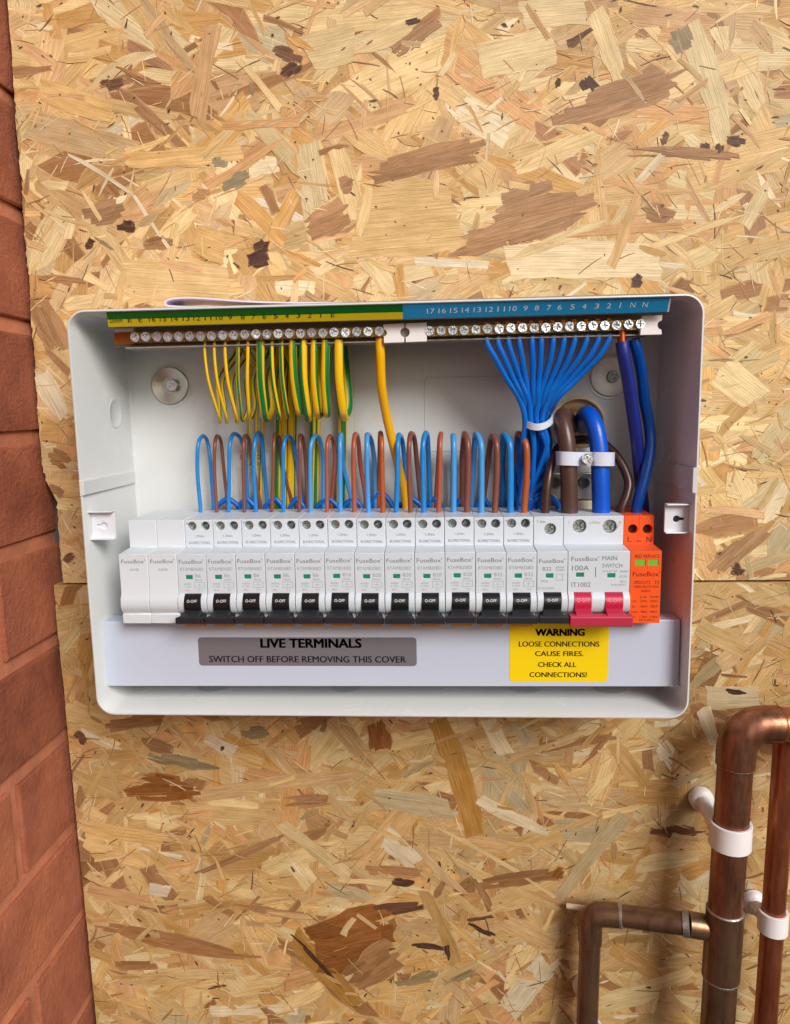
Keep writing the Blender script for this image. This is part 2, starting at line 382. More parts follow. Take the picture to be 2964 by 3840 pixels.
# ------------------------------------------------------------------ the two boards
SEAM = at(2750, 2176, 0).z; SEAML = at(240, 2194, 0).z
SEAM = (SEAM + SEAML) / 2
Z16 = at(150, 1600, 0).z; Z23 = at(222, 2300, 0).z
XLU = lambda z: at(150, 1600, 0).x + max(0, z - Z16) * .013 + (noise.noise(Vector((z * .25, 3, 1))) * 1.6 + noise.noise(Vector((z * .9, 8, 1))) * .8) + (8.0 if z < at(0, 1780, 0).z else 0) * min(1, (at(0, 1780, 0).z - z) / 20 if z < at(0, 1780, 0).z else 0)
XLL = lambda z: at(222, 2300, 0).x - 2 + max(0, Z23 - z) * .013 + noise.noise(Vector((z * .3, 5, 1))) * .35
XR = 700; ZT = 560; ZB = -420
GEN = dict(gold=(230, 196, 144), pale=(243, 218, 172), tan=(226, 192, 148), orng=(224, 180, 136), brn=(176, 134, 98), dk=(98, 72, 58), grey=(208, 190, 156), wht=(250, 234, 206), hon=(218, 176, 120))
def strand_poly(L, W, rnd, style=0):
    # outline of one flake in its own (u along, v across) mm
    n = max(3, int(L / 9)); top = []; bot = []
    jag = min(W * .12, 1.1)
    t0 = rnd.uniform(-.5, .5) * W * .8; t1 = rnd.uniform(-.5, .5) * W * .8
    tap0 = rnd.choice((1, .9, .55, .15)) if style == 0 else .95; tap1 = rnd.choice((1, .9, .55, .15)) if style == 0 else .9
    bow = rnd.uniform(-.05, .05) * L; wob = rnd.uniform(0, .16); wp_ = rnd.uniform(0, 6); wf = rnd.uniform(2, 6)
    for i in range(n + 1):
        s = i / n; tap = min(1, tap0 + (1 - tap0) * s * 3, tap1 + (1 - tap1) * (1 - s) * 3)
        tap *= 1 + wob * math.sin(wp_ + wf * s); u = (s - .5) * L; b = bow * (1 - (2 * s - 1) ** 2)
        top.append((u + (t0 if i == 0 else t1 if i == n else 0) * .5, W / 2 * tap + b + rnd.uniform(-jag, jag)))
        bot.append((u - (t0 if i == 0 else t1 if i == n else 0) * .5, -W / 2 * tap + b + rnd.uniform(-jag, jag)))
    # ragged ends
    def end(p, q, k):
        m = max(1, int(W / 3.5)); out = []
        for i in range(1, m):
            s = i / m; out.append((p[0] + (q[0] - p[0]) * s + rnd.uniform(-1, 1) * min(1.5, L * .03), p[1] + (q[1] - p[1]) * s))
        return out
    return top + end(top[-1], bot[-1], 1) + bot[::-1] + end(bot[0], top[0], -1)
MEAN = lin((229, 193, 142))
class Strands:
    def __init__(s): s.v = []; s.f = []; s.uv = []; s.col = []
    def add(s, cx, cz, ang, poly, col, h, rnd, bounds, soft_=None, tilt=.0012, shd=(1, 1, 1)):
        ca, sa = math.cos(ang), math.sin(ang); k = len(s.v)
        ou, ov = (rnd.uniform(0, 9000), rnd.uniform(0, 9000))
        tx, tz = rnd.uniform(-tilt, tilt), rnd.uniform(-tilt, tilt)
        zlo, zhi, xl, xr = bounds; top = []; low = []
        for u, v in poly:
            x = cx + u * ca - v * sa; z = cz + u * sa + v * ca
            z = min(max(z, zlo), zhi); x = min(max(x, xl(z) - .3), xr)
            y = -(h * .42 + (x - cx) * tx + (z - cz) * tz)
            top.append((x, y, z)); low.append((x, min(y + .14, -0.005), z))
        n = len(top)
        mu = sum(abs(q[0]) for q in poly) / n; mv = sum(abs(q[1]) for q in poly) / n
        ku = 1 - min(.45, .9 / max(mu, .1)); kv = 1 - min(.45, .8 / max(mv, .1)); inn = []; pin = []
        for u, v in poly:
            u, v = u * ku, v * kv; x = cx + u * ca - v * sa; z = cz + u * sa + v * ca
            z = min(max(z, zlo), zhi); x = min(max(x, xl(z) - .3), xr)
            inn.append((x, -(h * .42 + (x - cx) * tx + (z - cz) * tz) - .01, z)); pin.append((u, v))
        s.v += top + low + inn
        tr = tessellate_polygon([[Vector((p[0], p[2], 0)) for p in inn]])
        for t in tr: s.f.append([k + 2 * n + i for i in t])
        for i in range(n):
            j = (i + 1) % n
            s.f.append([k + i, k + j, k + n + j, k + n + i]); s.f.append([k + i, k + j, k + 2 * n + j, k + 2 * n + i])
        s.uv += [(u + ou, v + ov) for u, v in poly] * 2 + [(u + ou, v + ov) for u, v in pin]
        pn = 1 + .22 * noise.noise(Vector((cx * .012, cz * .02, 4))) + .16 * noise.noise(Vector((cx * .05, cz * .09, 9))); col = (col[0] * pn, col[1] * pn * (1 - (1 - pn) * .12), col[2] * pn * (1 - (1 - pn) * .35))
        soft = rnd.uniform(.35, 1) if soft_ is None else soft_
        edge = []
        for u, v in poly:
            f_ = soft * rnd.uniform(.5, 1.1) ; edge.append(tuple(a * (1 - f_) + b * f_ for a, b in zip(col, [q_ * s_ for q_, s_ in zip(MEAN, shd)])))
        s.col += edge * 2 + [tuple(c * g for c in col) for g in [rnd.uniform(.95, 1.05) for _ in range(n)]]
    def build(s, name, parent):
        me = bpy.data.meshes.new(name); me.from_pydata([(a * S, b * S, c * S) for a, b, c in s.v], [], s.f)
        uvl = me.uv_layers.new(name='UVMap')
        import numpy as np
        li = np.empty(len(me.loops), dtype=np.int32); me.loops.foreach_get('vertex_index', li)
        uvl.data.foreach_set('uv', np.array(s.uv, dtype=np.float32)[li].ravel())
        ca = me.color_attributes.new('tone', 'FLOAT_COLOR', 'POINT')
        ca.data.foreach_set('color', np.array([(*c, 1) for c in s.col], dtype=np.float32).ravel())
        # normals of the tops face the viewer
        me.materials.append(M['strand']); o = bpy.data.objects.new(name, me); C.objects.link(o); o.parent = parent; return o
def jit(c, rnd, a=.1):
    l = lin(c); k = 1 + rnd.uniform(-a, a); w_ = rnd.uniform(-.05, .05)
    return (l[0] * k * (1 + w_), l[1] * k, l[2] * k * (1 - w_ * 1.5))
def make_board(zlo, zhi, xl, seed, shade, label):
    rnd = random.Random(seed)
    bd = thing('osb_board', (0, 0, 0), label, 'board')
    # core slab with a ragged left edge
    mb = MB(); n = 160; L = []
    for i in range(n + 1):
        z = zlo + (zhi - zlo) * i / n; L.append((xl(z), z))
    ring = L + [(XR, zhi), (XR, zlo)]
    mb.loft([[(x, 0, z) for x, z in ring], [(x, 15, z) for x, z in ring]], True)
    mb.plate(Vector((0, 0, 0)), Vector((1, 0, 0)), Vector((0, 0, 1)), [ring])
    mb.build('core', M['boardcore'], bd)
    bounds = (zlo + .2, zhi - .2, xl, XR - .5)
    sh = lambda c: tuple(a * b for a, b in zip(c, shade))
    st = Strands(); area = (XR + 80) * (zhi - zlo)
    def many(num, Lr, Wr, cols, h0, h1, angs, style=0, a=.1):
        names = [c for c, w_ in cols for _ in range(w_)]
        for i in range(num):
            x = rnd.uniform(-85, XR); z = rnd.uniform(zlo, zhi)
            if rnd.random() < .0: continue
            Lw = rnd.uniform(*Lr); Ww = rnd.uniform(*Wr) if rnd.random() < .7 else rnd.uniform(Wr[0], (Wr[0] + Wr[1]) / 2)
            ang = rnd.gauss(0, angs) if rnd.random() < .75 else rnd.uniform(0, math.pi)
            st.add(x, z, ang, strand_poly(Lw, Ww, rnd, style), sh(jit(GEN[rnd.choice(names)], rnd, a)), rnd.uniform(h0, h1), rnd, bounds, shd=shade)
    k = area / 500000
    base = [('gold', 7), ('pale', 6), ('tan', 6), ('orng', 3), ('hon', 3), ('grey', 1), ('brn', 2)]
    many(int(1500 * k), (30, 95), (8, 34), base, .05, .8, .55)
    many(int(1250 * k), (18, 75), (5, 20), base + [('wht', 1), ('brn', 1)], .5, 1.0, .7)
    many(int(1300 * k), (8, 34), (1.2, 6), base + [('wht', 4), ('brn', 3), ('orng', 1)], .75, 1.12, .9, 0, .16)
    many(int(2300 * k), (4, 22), (.3, .9), [('brn', 5), ('pale', 3), ('wht', 4), ('orng', 2), ('dk', 1)], .95, 1.2, 1.0)
    many(int(300 * k), (2, 7), (.7, 2.2), [('dk', 3), ('brn', 2)], 1.05, 1.22, .9, 0, .25)
    many(int(520 * k), (.9, 2.4), (.5, 1.3), [('dk', 1)], 1.08, 1.22, .9, 0, .3)
    o = st.build('strands', bd); o['kind'] = 'stuff'
    return bd, bounds, sh, shade
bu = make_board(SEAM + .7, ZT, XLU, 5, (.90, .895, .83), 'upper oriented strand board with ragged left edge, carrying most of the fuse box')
bl = make_board(ZB, SEAM - .7, XLL, 9, (.655, .615, .525), 'lower oriented strand board below the dark joint, behind the copper pipes')  # browner board; dimmer light on the lower half also put into its tint

# strands one can pick out in the photograph: x0,y0,x1,y1 (photo px, on the board's face), width px, colour, [style]
K = dict(GEN, dark=(86, 58, 50), dark2=(118, 84, 66), mid=(182, 142, 108), pink=(226, 184, 140), gry=(160, 146, 118), rust=(158, 104, 62), gold2=(206, 158, 94), chip=(236, 222, 208))
PICK = [
 (802,95,744,447,68,'pink'),(1025,177,1133,223,34,'dark2'),(1133,231,1056,285,30,'dark'),(366,322,462,304,30,'dark2'),(431,246,563,308,9,'brn'),
 (894,220,1048,408,24,'pale'),(940,300,944,358,9,'gry'),(917,431,755,593,42,'gold'),(794,609,856,601,28,'gry'),(832,701,933,655,48,'gry'),(721,725,790,734,32,'mid'),
 (304,822,470,775,78,'mid'),(431,844,505,848,32,'dark'),(320,908,354,921,30,'dark'),(351,887,428,937,9,'gry'),(254,578,501,732,16,'wht'),(501,732,632,929,14,'wht'),
 (532,917,655,902,36,'brn'),(948,945,1018,900,36,'dark'),(930,984,1010,958,42,'dark'),(1141,863,1326,779,98,'mid'),(1272,705,1334,690,62,'mid'),
 (833,470,1125,451,30,'orng'),(771,694,1064,516,30,'orng'),(1658,71,1471,196,46,'mid'),(1518,85,1578,71,14,'dark'),(2060,448,2592,285,86,'mid'),
 (2174,272,2228,338,34,'dark'),(2084,307,2106,309,22,'dark'),(2130,166,2228,107,20,'dark2'),(1622,347,1650,350,30,'dark'),(1380,655,1836,552,78,'mid'),
 (1655,915,2250,768,112,'mid'),(1845,775,2076,700,80,'mid'),(1330,850,1720,815,236,'gold'),(1880,985,2290,820,40,'pale'),(1907,985,2480,988,128,'wht'),(2370,1050,2420,1054,34,'dark'),
 (2112,890,2557,855,36,'orng'),(2583,100,2717,525,76,'pale'),(2236,40,2334,318,60,'pale'),(2539,107,2575,195,66,'gry'),(2480,516,2515,520,32,'dark2'),(2630,540,2670,566,22,'dark'),
 (2690,575,2712,540,26,'dark'),(2730,530,2800,524,24,'dark'),(2334,547,2800,592,24,'mid'),(2441,930,2806,800,24,'pale'),(120,1100,235,1330,95,'brn'),(1345,880,1385,700,30,'pale'),
 (1375,975,1470,1100,60,'pale'),(2290,1000,2400,700,40,'tan'),(1960,60,2200,40,90,'pale'),(1800,230,2080,170,120,'pale'),(470,600,900,560,60,'gold'),(150,330,420,420,70,'gold'),
 (480,1050,860,1075,140,'gold'),(1150,200,1330,160,120,'pale'),(1260,560,1330,820,70,'pale'),(600,980,760,1010,36,'orng'),(130,1035,320,1060,24,'brn'),
 (2670,2152,2875,1975,72,'mid'),(2629,1915,2869,1937,26,'orng'),(2750,2130,2790,2150,36,'dark'),(2700,1390,2840,1500,120,'pale'),(2650,1350,2860,1345,3,'gry'),(2690,2075,2710,2077,8,'dark'),
 (150,1400,240,1560,70,'wht'),(175,1700,260,1740,60,'brn'),(230,2110,280,2080,24,'dark2'),(180,1830,240,1850,30,'brn'),
 (448,2980,755,2962,62,'rust'),(530,2909,730,2945,38,'rust'),(550,2831,830,2889,46,'gry'),(755,2984,1320,2910,56,'tan'),(380,2834,455,2998,28,'gold'),(277,2752,325,2786,32,'dark2'),
 (560,3332,635,3346,58,'chip'),(768,2766,880,2820,52,'chip'),(826,2806,842,2810,16,'dark'),(727,3284,1068,3134,18,'brn'),(1055,3093,1314,3298,58,'pale'),(352,3475,986,3598,46,'brn'),
 (393,3625,598,3625,32,'brn'),(543,3518,577,3499,18,'dark2'),(778,3710,853,3697,10,'dark2'),(1160,3560,1480,3490,250,'rust'),(1290,3690,1500,3560,130,'mid'),(1102,3509,1341,3768,72,'gold2'),
 (1095,3500,1290,3720,12,'dark'),(1638,2700,1780,3142,86,'gold2'),(1413,2700,1430,2816,84,'rust'),(1614,3178,2100,3415,34,'pale'),(1602,3089,2083,3368,13,'pale'),(1567,3172,1751,3356,34,'tan'),
 (1798,3000,2065,3124,44,'wht'),(1762,3332,2112,3273,44,'brn'),(2080,3300,2112,3255,34,'rust'),(1774,3279,1851,3439,22,'brn'),(1371,3267,1596,3273,48,'mid'),(1466,3311,1561,3314,28,'dark'),
 (1377,3425,1608,3391,34,'dark2'),(1590,3344,1709,3622,48,'hon'),(1531,3545,1680,3560,16,'dark'),(1676,3545,1686,3610,16,'dark'),(1757,3462,1857,3516,16,'dark'),(1745,3455,1860,3440,16,'dark2'),
 (1484,3694,1650,3655,38,'gry'),(1660,3700,1790,3640,20,'gry'),(2435,3122,2649,3118,38,'dark2'),(2094,3370,2347,3056,58,'grey'),(1700,3150,2000,3190,60,'tan'),(1400,3000,1690,3040,90,'grey'),
 (1440,3140,1560,3240,90,'wht'),(700,3040,1000,3060,70,'gold'),(300,3100,620,3150,60,'gold'),(330,3330,560,3380,60,'orng'),(1060,3010,1240,3000,50,'brn'),(2300,2790,2420,2950,60,'hon'),
 (2180,2870,2330,2720,14,'brn'),(1900,2850,2080,2790,26,'tan'),(2640,2660,2720,2900,50,'wht'),(2620,2350,2800,2440,70,'gold'),(2650,2620,2850,2610,90,'wht'),(2720,2590,2810,2600,14,'dark'),
 (380,2720,640,2690,70,'brn'),(620,2900,700,2870,50,'hon'),(900,2760,1010,2740,40,'gry'),(1000,3420,1180,3440,22,'tan'),(1230,2980,1330,3100,30,'tan'),(270,3560,420,3600,50,'hon'),
 (2390,3250,2620,3210,60,'pale'),(2420,3350,2600,3420,70,'orng'),(2300,3560,2480,3680,60,'hon'),(2440,3700,2600,3640,50,'pale'),(2540,2800,2680,2810,40,'hon'),(1890,3460,2080,3560,80,'tan'),
 (1830,2700,1900,2830,60,'wht'),(1900,3200,2100,3120,70,'gold'),(2260,3060,2430,3020,30,'pale'),(2210,3000,2300,2900,40,'pale'),
]
PR = random.Random(77)
for i, (x0, y0, x1, y1, wpx, cn) in enumerate(PICK):
    p = at(x0, y0, -1); q = at(x1, y1, -1); c = (p + q) / 2; d = q - p
    bd = bu if c.z > SEAM else bl
    wmm = wpx * .19; L = d.length
    st = Strands(); cc = jit(K[cn], PR, .04)
    hh_ = 1.16 + (.12 if wpx < 60 else 0) + (.08 if wpx < 30 else 0) + i * .0004; an = math.atan2(d.z, d.x)
    if cn in ('dark', 'dark2', 'rust', 'mid', 'gry', 'brn') and wpx < 260:      # darker pieces are split and ragged
        nS = 5 if wpx < 45 else 8
        for j in range(nS):
            o_ = (j / (nS - 1) - .5) * wmm * .72; sL = L * PR.uniform(.45, 1.0) * (1 - .5 * abs(j / (nS - 1) - .5)); sh_u = PR.uniform(-.5, .5) * (L - sL)
            k1 = PR.uniform(.85, 1.15); c3_ = tuple(a_ * k1 for a_ in cc)
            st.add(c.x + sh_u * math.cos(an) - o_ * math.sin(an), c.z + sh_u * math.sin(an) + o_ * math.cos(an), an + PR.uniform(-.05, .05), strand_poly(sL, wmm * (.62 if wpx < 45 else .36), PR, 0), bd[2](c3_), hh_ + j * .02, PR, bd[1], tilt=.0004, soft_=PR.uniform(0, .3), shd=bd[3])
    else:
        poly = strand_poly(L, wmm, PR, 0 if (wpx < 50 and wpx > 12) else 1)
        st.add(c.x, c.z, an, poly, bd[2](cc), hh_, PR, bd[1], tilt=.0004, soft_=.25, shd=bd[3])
    st.build('strand', bd[0])
# fine splinters again over the picked strands so that they sit in the surface
for bd, zlo, zhi, xl, seed in ((bu, SEAM + .7, ZT, XLU, 3), (bl, ZB, SEAM - .7, XLL, 4)):
    rnd = random.Random(seed); st = Strands(); k = (XR + 80) * (zhi - zlo) / 500000
    for i in range(int(1150 * k)):
        t = rnd.random(); cols = ('brn', 'pale', 'orng', 'dk', 'gold', 'hon', 'wht')
        if t < .45: L, W_ = rnd.uniform(4, 20), rnd.uniform(.35, .9); cn = rnd.choice(cols)
        elif t < .7: L, W_ = rnd.uniform(8, 26), rnd.uniform(1.5, 5); cn = rnd.choice(('pale', 'gold', 'orng', 'hon', 'tan'))
        else: L, W_ = rnd.uniform(.8, 2.6), rnd.uniform(.5, 1.1); cn = 'dk'
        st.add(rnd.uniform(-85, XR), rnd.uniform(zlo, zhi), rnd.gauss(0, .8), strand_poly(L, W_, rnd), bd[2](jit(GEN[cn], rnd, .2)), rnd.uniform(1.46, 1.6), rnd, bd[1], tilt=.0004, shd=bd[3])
    o = st.build('splinters', bd[0]); o['kind'] = 'stuff'

# ------------------------------------------------------------------ enclosure
X0, X1, Z0, Z1, D = -20.87, 342.68, -102.64, 144.6, 78.65
box = thing('fuse_box', (0, 0, 0), 'open pale grey steel fuse box enclosure mounted on the strand boards, cover removed', 'fuse box')
mb = MB()
R3 = lambda x0, x1, z0, z1, r, Y: [(a, Y, b) for a, b in rrect(x0, x1, z0, z1, r)]
mb.loft([R3(X0 + 2.6, X1 - 1.9, Z0 + 2, Z1 - 2, 9, 0), R3(X0 - .1, X1 + .1, Z0 - .1, Z1 + .1, 11, -D + 1.2), R3(X0, X1, Z0, Z1, 11, -D + .3), R3(X0 + .5, X1 - .5, Z0 + .5, Z1 - .5, 10.6, -D),
         R3(X0 + 1.0, X1 - 1.0, Z0 + 1.0, Z1 - 1.0, 10, -D), R3(X0 + 1.35, X1 - 1.35, Z0 + 1.35, Z1 - 1.35, 9.6, -D + .5),
         R3(X0 + 2.6, X1 - 2.6, Z0 + 3.5, Z1 - 3.5, 6, -9), R3(X0 + 3.0, X1 - 3.0, Z0 + 4, Z1 - 4, 5, -5), R3(X0 + 5, X1 - 5, Z0 + 6, Z1 - 6, 4, -3)])
ring = rrect(X0 + 5, X1 - 5, Z0 + 6, Z1 - 6, 4)
hc = at(2168, 1590, -3); HR = 17
mb.plate(Vector((0, -3, 0)), Vector((1, 0, 0)), Vector((0, 0, 1)), [ring, circ(hc.x, hc.z, HR, 40)])
o = mb.build('steel_tray', M['enamel'], box, smooth=35)
# grommet ring, cream sleeve behind
mb = MB(); mb.lathe((hc.x, -3, hc.z), (0, 1, 0), [(HR + 1.8, -.2), (HR + 1.6, -1.6), (HR - .2, -2), (HR - 1, -1), (HR - 1, 12)], 40)
mb.cyl((hc.x, 2.0, hc.z), (0, 1, 0), HR + 2, HR + 2, .6, 40)
mb.build('grommet', M['cream'], box, smooth=40)
# knock-outs pressed into the back: thin ridges
def ridge(pts, w_, Y, name='knockout_line'):
    m_ = MB(); m_.tube([(p[0], Y, p[1]) for p in pts], w_, 6); return m_.build(name, M['enamel'], box, smooth=60)
def back_rr(px0, py0, px1, py1, r=3):
    a = at(px0, py0, -3); b = at(px1, py1, -3); l = rrect(a.x, b.x, b.z, a.z, r, 5); ridge(l + [l[0]], .28, -3.05)
back_rr(1592, 1416, 2080, 1685); back_rr(870, 1690, 1315, 1960); back_rr(1612, 1690, 2060, 1960)
for xx in (1325,): a = at(xx, 1310, -3); b = at(xx + 4, 1960, -3); ridge([(a.x, a.z), (a.x, b.z)], .25, -3.05)
# round knock-outs in the side and bottom walls
def disc_on(c, axis, r, h=.35):
    m_ = MB(); m_.lathe(c, axis, [(r + .7, -.05), (r, h), (r - .8, h), (r - 1.2, .1), (.01, .1)], 40); return m_.build('knockout', M['enamel'], box, smooth=40)
def on_left(px, py):            # pixel -> point on the left inner wall
    for Y in range(-77, -4):
        t = (Y + 78.6) / 70; p = at(px, py, Y)
        if p.x <= X0 + 1.7 + .9 * t: return p
    return p
kc = on_left(432, 1550); disc_on((X0 + 2.35, kc.y, kc.z), (1, 0, 0.), 9.5)
for px in (1975, 2290, 1300, 800):
    p = at(px, 2600, -40); disc_on((p.x, -38, Z0 + 2.9), (0, 0, 1), 9.5, .12)
# folded bands across the side walls
for side in (0, 1):
    xx = X0 if side == 0 else X1; sg = 1 if side == 0 else -1
    zt = at(300 if side == 0 else 2625, 1800 if side == 0 else 1750, -D).z; zb = at(310 if side == 0 else 2625, 1862 if side == 0 else 1852, -D).z
    m_ = MB(); ya, yb = -D - .5, -6
    v = [(xx + sg * a, y, z) for y, k in ((ya, 0), (yb, .9)) for a, z in ((.2 + k * .4, zb), (.2 + k * .4, zt), (3.0 + k, zt - .8), (3.0 + k, zb + .8))]
    m_.add(v, [(0, 1, 2, 3), (4, 5, 6, 7), (0, 1, 5, 4), (1, 2, 6, 5), (2, 3, 7, 6), (3, 0, 4, 7)])
    m_.build('folded_band', M['enamel'], box, bevel=.25)
# fixing tabs for the missing lid
def tab(px0, py0, px1, py1, right):
    Yf = -70; a = at(px0, py0, Yf); b = at(px1, py1, Yf); w_ = b.x - a.x; h_ = a.z - b.z
    root = MB(); cx, cz = w_ * .42, h_ * .46
    hole = circ(cx, cz, 1.8, 14) if not right else None
    kh = []
    for i in range(13):
        t = math.radians(30 + i * 300 / 12); kh.append((cx - 0 + 2.1 * math.cos(t), cz + 2.1 * math.sin(t)))
    kh += [(cx + 4.6, cz - .7), (cx + 4.6, cz + .7)]
    if not right: kh = [(2 * cx + 2.5 - x, z) for x, z in kh]
    root.holed(Vector((a.x, Yf, b.z)), Vector((1, 0, 0)), Vector((0, 0, 1)), w_, h_, [(kh, 1.2)])
    o1 = Vector((a.x, Yf, b.z))
    # flanges fold towards the viewer at the top and bottom, and a web back to the wall
    root.box(a.x - .2, b.x + .4, Yf - 4.2, Yf + 1.2, a.z, a.z + .9)
    root.box(a.x - .2, b.x + .4, Yf - 3.4, Yf + 1.2, b.z - .9, b.z)
    root.box(a.x, b.x, Yf + 1.25, Yf + 2, b.z, a.z)
    if right: root.box(b.x, X1 - 1.9, Yf, Yf + 1.3, b.z + 2, a.z - 2)
    else: root.box(X0 + 1.9, a.x, Yf, Yf + 1.3, b.z + 2, a.z - 2)
    t_ = root.build('lid_fixing_tab', M['whitepaint'], box, bevel=.3)
    hm = MB(); c2 = Vector((a.x + cx, Yf + .9, b.z + cz)); 
    if right: hm.plate(Vector((a.x, Yf + 1.15, b.z)), Vector((1, 0, 0)), Vector((0, 0, 1)), [kh]); hm.build('keyhole_shade', M['hole'], box)  # dark plate stands in for the shade inside the right slot
    return t_
tab(334, 1920, 432, 2016, False); tab(2496, 1893, 2598, 1992, True)
# maker's sticker on the back panel
a = at(885, 1700, -3.2); b = at(1012, 1752, -3.2)
m_ = MB(); m_.plate(Vector((0, -3.25, 0)), Vector((1, 0, 0)), Vector((0, 0, 1)), [rrect(a.x, b.x, b.z, a.z, 1.5, 4)]); stk = m_.build('maker_sticker', M['whitepaint'], box)
m_ = MB(); m_.text('FUSEBOX', (a.x + b.x) / 2, a.z - 2.7, 17, 3, -3.35); m_.text('22 0.2', (a.x + b.x) / 2 + 1, a.z - 7.4, 15, 2.6, -3.35); m_.build('lettering', M['ink'], stk)

# washers and fixing screws on the back panel
cross = [(a * 1.25, b * 1.25) for a, b in [(.36, .36), (.36, 1.35), (-.36, 1.35), (-.36, .36), (-1.35, .36), (-1.35, -.36), (-.36, -.36), (-.36, -1.35), (.36, -1.35), (.36, -.36), (1.35, -.36), (1.35, .36)]]
def screw_mb(r, dep=.9, dome=.5, ang=.4):
    m_ = MB(); ca, sa = math.cos(ang), math.sin(ang); k = r / 2.7
    cr = [((a * ca - b * sa) * k, (a * sa + b * ca) * k) for a, b in cross]
    m_.lathe((0, 0, 0), (0, -1, 0), [(r, -1.5), (r, dome * .3), (r * .9, dome)], 20)
    m_.plate(Vector((0, -dome, 0)), Vector((1, 0, 0)), Vector((0, 0, 1)), [circ(0, 0, r * .9, 20), cr])
    n = len(cr); kk = m_.add([(a, -dome, b) for a, b in cr] + [(a, -dome + dep, b) for a, b in cr], [])
    m_.f += [(kk + i, kk + (i + 1) % n, kk + n + (i + 1) % n, kk + n + i) for i in range(n)]; m_.f.append(tuple(kk + n + i for i in range(n)))
    return m_
for px, py, dx, mt, mt2, lb in ((637, 1446, (2, 3), 'washerdk', 'screw', 'dull cupped washer and screw fixing the box back, upper left corner'),
                                (2290, 1412, (1.5, 0), 'washer', 'screwdk', 'bright zinc washer and screw fixing the box back, behind the navy cables')):
    p = at(px, py, -4); t = thing('washer_and_screw', (p.x, -3, p.z), lb, 'fixing', 'fixings through the back panel')
    m_ = MB(); m_.lathe((0, 0, 0), (0, -1, 0), [(15.5, .02), (14.5, .5), (13.6, .2)], 40)
    m_.build('dimple', M['enamel'], t, smooth=60)
    m_ = MB(); m_.lathe((0, 0, 0), (0, -1, 0), [(12.9, .1), (12.7, 1.5), (12.2, 1.7), (7.5, 1.3 if mt == 'washer' else .6), (4.6, 1.2 if mt == 'washer' else -.2), (.1, 1.2 if mt == 'washer' else -.2)], 40)
    m_.build('washer', M[mt], t, smooth=30)
    s_ = screw_mb(4.0, 1.2, 1.0).build('screw', M[mt2], t, smooth=40); s_.location = (dx[0] * S, -2.0 * S, 0)

# ------------------------------------------------------------------ label strip and terminal bars
YT, YBt = -77.6, -71.6
def strip(px0, px1, pyt0, pyt1, pyb0, pyb1, fr0=0, fr1=1):
    P = [at(px0, pyt0, YT), at(px1, pyt1, YT), at(px1, pyb1, YBt), at(px0, pyb0, YBt)]
    return P
lab = thing('label_strip', at(1510, 1180, -72), 'long numbered green, yellow and blue label strip under the top rim', 'label strip')
lo = Vector(lab.location) / S
def quad(P, m, name, th=.5, parent=lab, off=0):
    nrm = (P[1] - P[0]).cross(P[3] - P[0]).normalized(); 
    if nrm.y > 0: nrm = -nrm
    m_ = MB(); a = [p - lo + nrm * off for p in P]; N = 24; R_ = []
    for i in range(N + 1):
        t, u_ = lerp(a[0], a[1], i / N), lerp(a[3], a[2], i / N); R_.append([t, u_, u_ - nrm * th, t - nrm * th])
    m_.loft(R_, True, True, True); return m_.build(name, m, parent), nrm
lerp = lambda a, b, t: a + (b - a) * t
G = [at(398, 1167, YT), at(1511, 1140, YT), at(1511, 1196, YBt), at(407, 1226, YBt)]
Bq = [at(1511, 1140, YT), at(2514, 1106, YT), at(2504, 1169, YBt), at(1511, 1196, YBt)]
gm = [G[0], G[1], lerp(G[1], G[2], .53), lerp(G[0], G[3], .53)]; ym = [lerp(G[0], G[3], .53), lerp(G[1], G[2], .53), G[2], G[3]]
_, nrm = quad(gm, M['lab_green'], 'green_band'); quad(ym, M['lab_yellow'], 'yellow_band'); quad(Bq, M['lab_blue'], 'blue_band')
quad([Bq[1] + Vector((-.2, .5, 0)), Bq[1] + Vector((1.0, .5, 0)), Bq[2] + Vector((.9, .5, 0)), Bq[2] + Vector((-.2, .5, 0))], M['white'], 'strip_end', .8)
quad([G[0] + Vector((.5, .8, 1.)), Bq[1] + Vector((.5, .8, 1.)), Bq[2] + Vector((0, .8, 0)), G[3] + Vector((.5, .8, 0))], M['carrier'], 'backing_strip', .8)
def strip_text(Pq, items, tcen, cap, inkm, name):
    m_ = MB(); vdir = (Pq[0] - Pq[3]).normalized()
    for s_, px, wpx in items:
        a = Pq[0]; t = (at(px, 1170, -74).x - Pq[0].x) / (Pq[1].x - Pq[0].x)
        c = lerp(lerp(Pq[0], Pq[1], t), lerp(Pq[3], Pq[2], t), tcen) + nrm * .12 - lo
        u = (Pq[1] - Pq[0]).normalized()
        m_.text(s_, 0, 0, mmw(wpx, -74), cap, 0, u, vdir)
        vs, fs = text_geo(s_); n = len(vs)
        for i in range(len(m_.v) - n, len(m_.v)): m_.v[i] = tuple(Vector(m_.v[i]) + c)
    return m_.build(name, inkm, lab, weld=False)
ex = [492, 532, 576, 617, 660, 703, 743, 785, 827, 868, 915, 955, 996, 1038, 1080, 1123, 1165, 1207, 1252]
en = ['E', 'E'] + [str(i) for i in range(16, 0, -1)] + ['E']
strip_text(G, [('25mm', 440, 50)] + [(s_, x, (4 if s_ == '1' else 15) if len(s_) == 1 else 26) for s_, x in zip(en, ex)], .58, 3.0, M['inkd'], 'numbers')
bx = [1617, 1660, 1703, 1747, 1791, 1836, 1880, 1924, 1971, 2013, 2058, 2098, 2146, 2190, 2237, 2282, 2324, 2371, 2417]
bn = [str(i) for i in range(17, 0, -1)] + ['N', 'N']
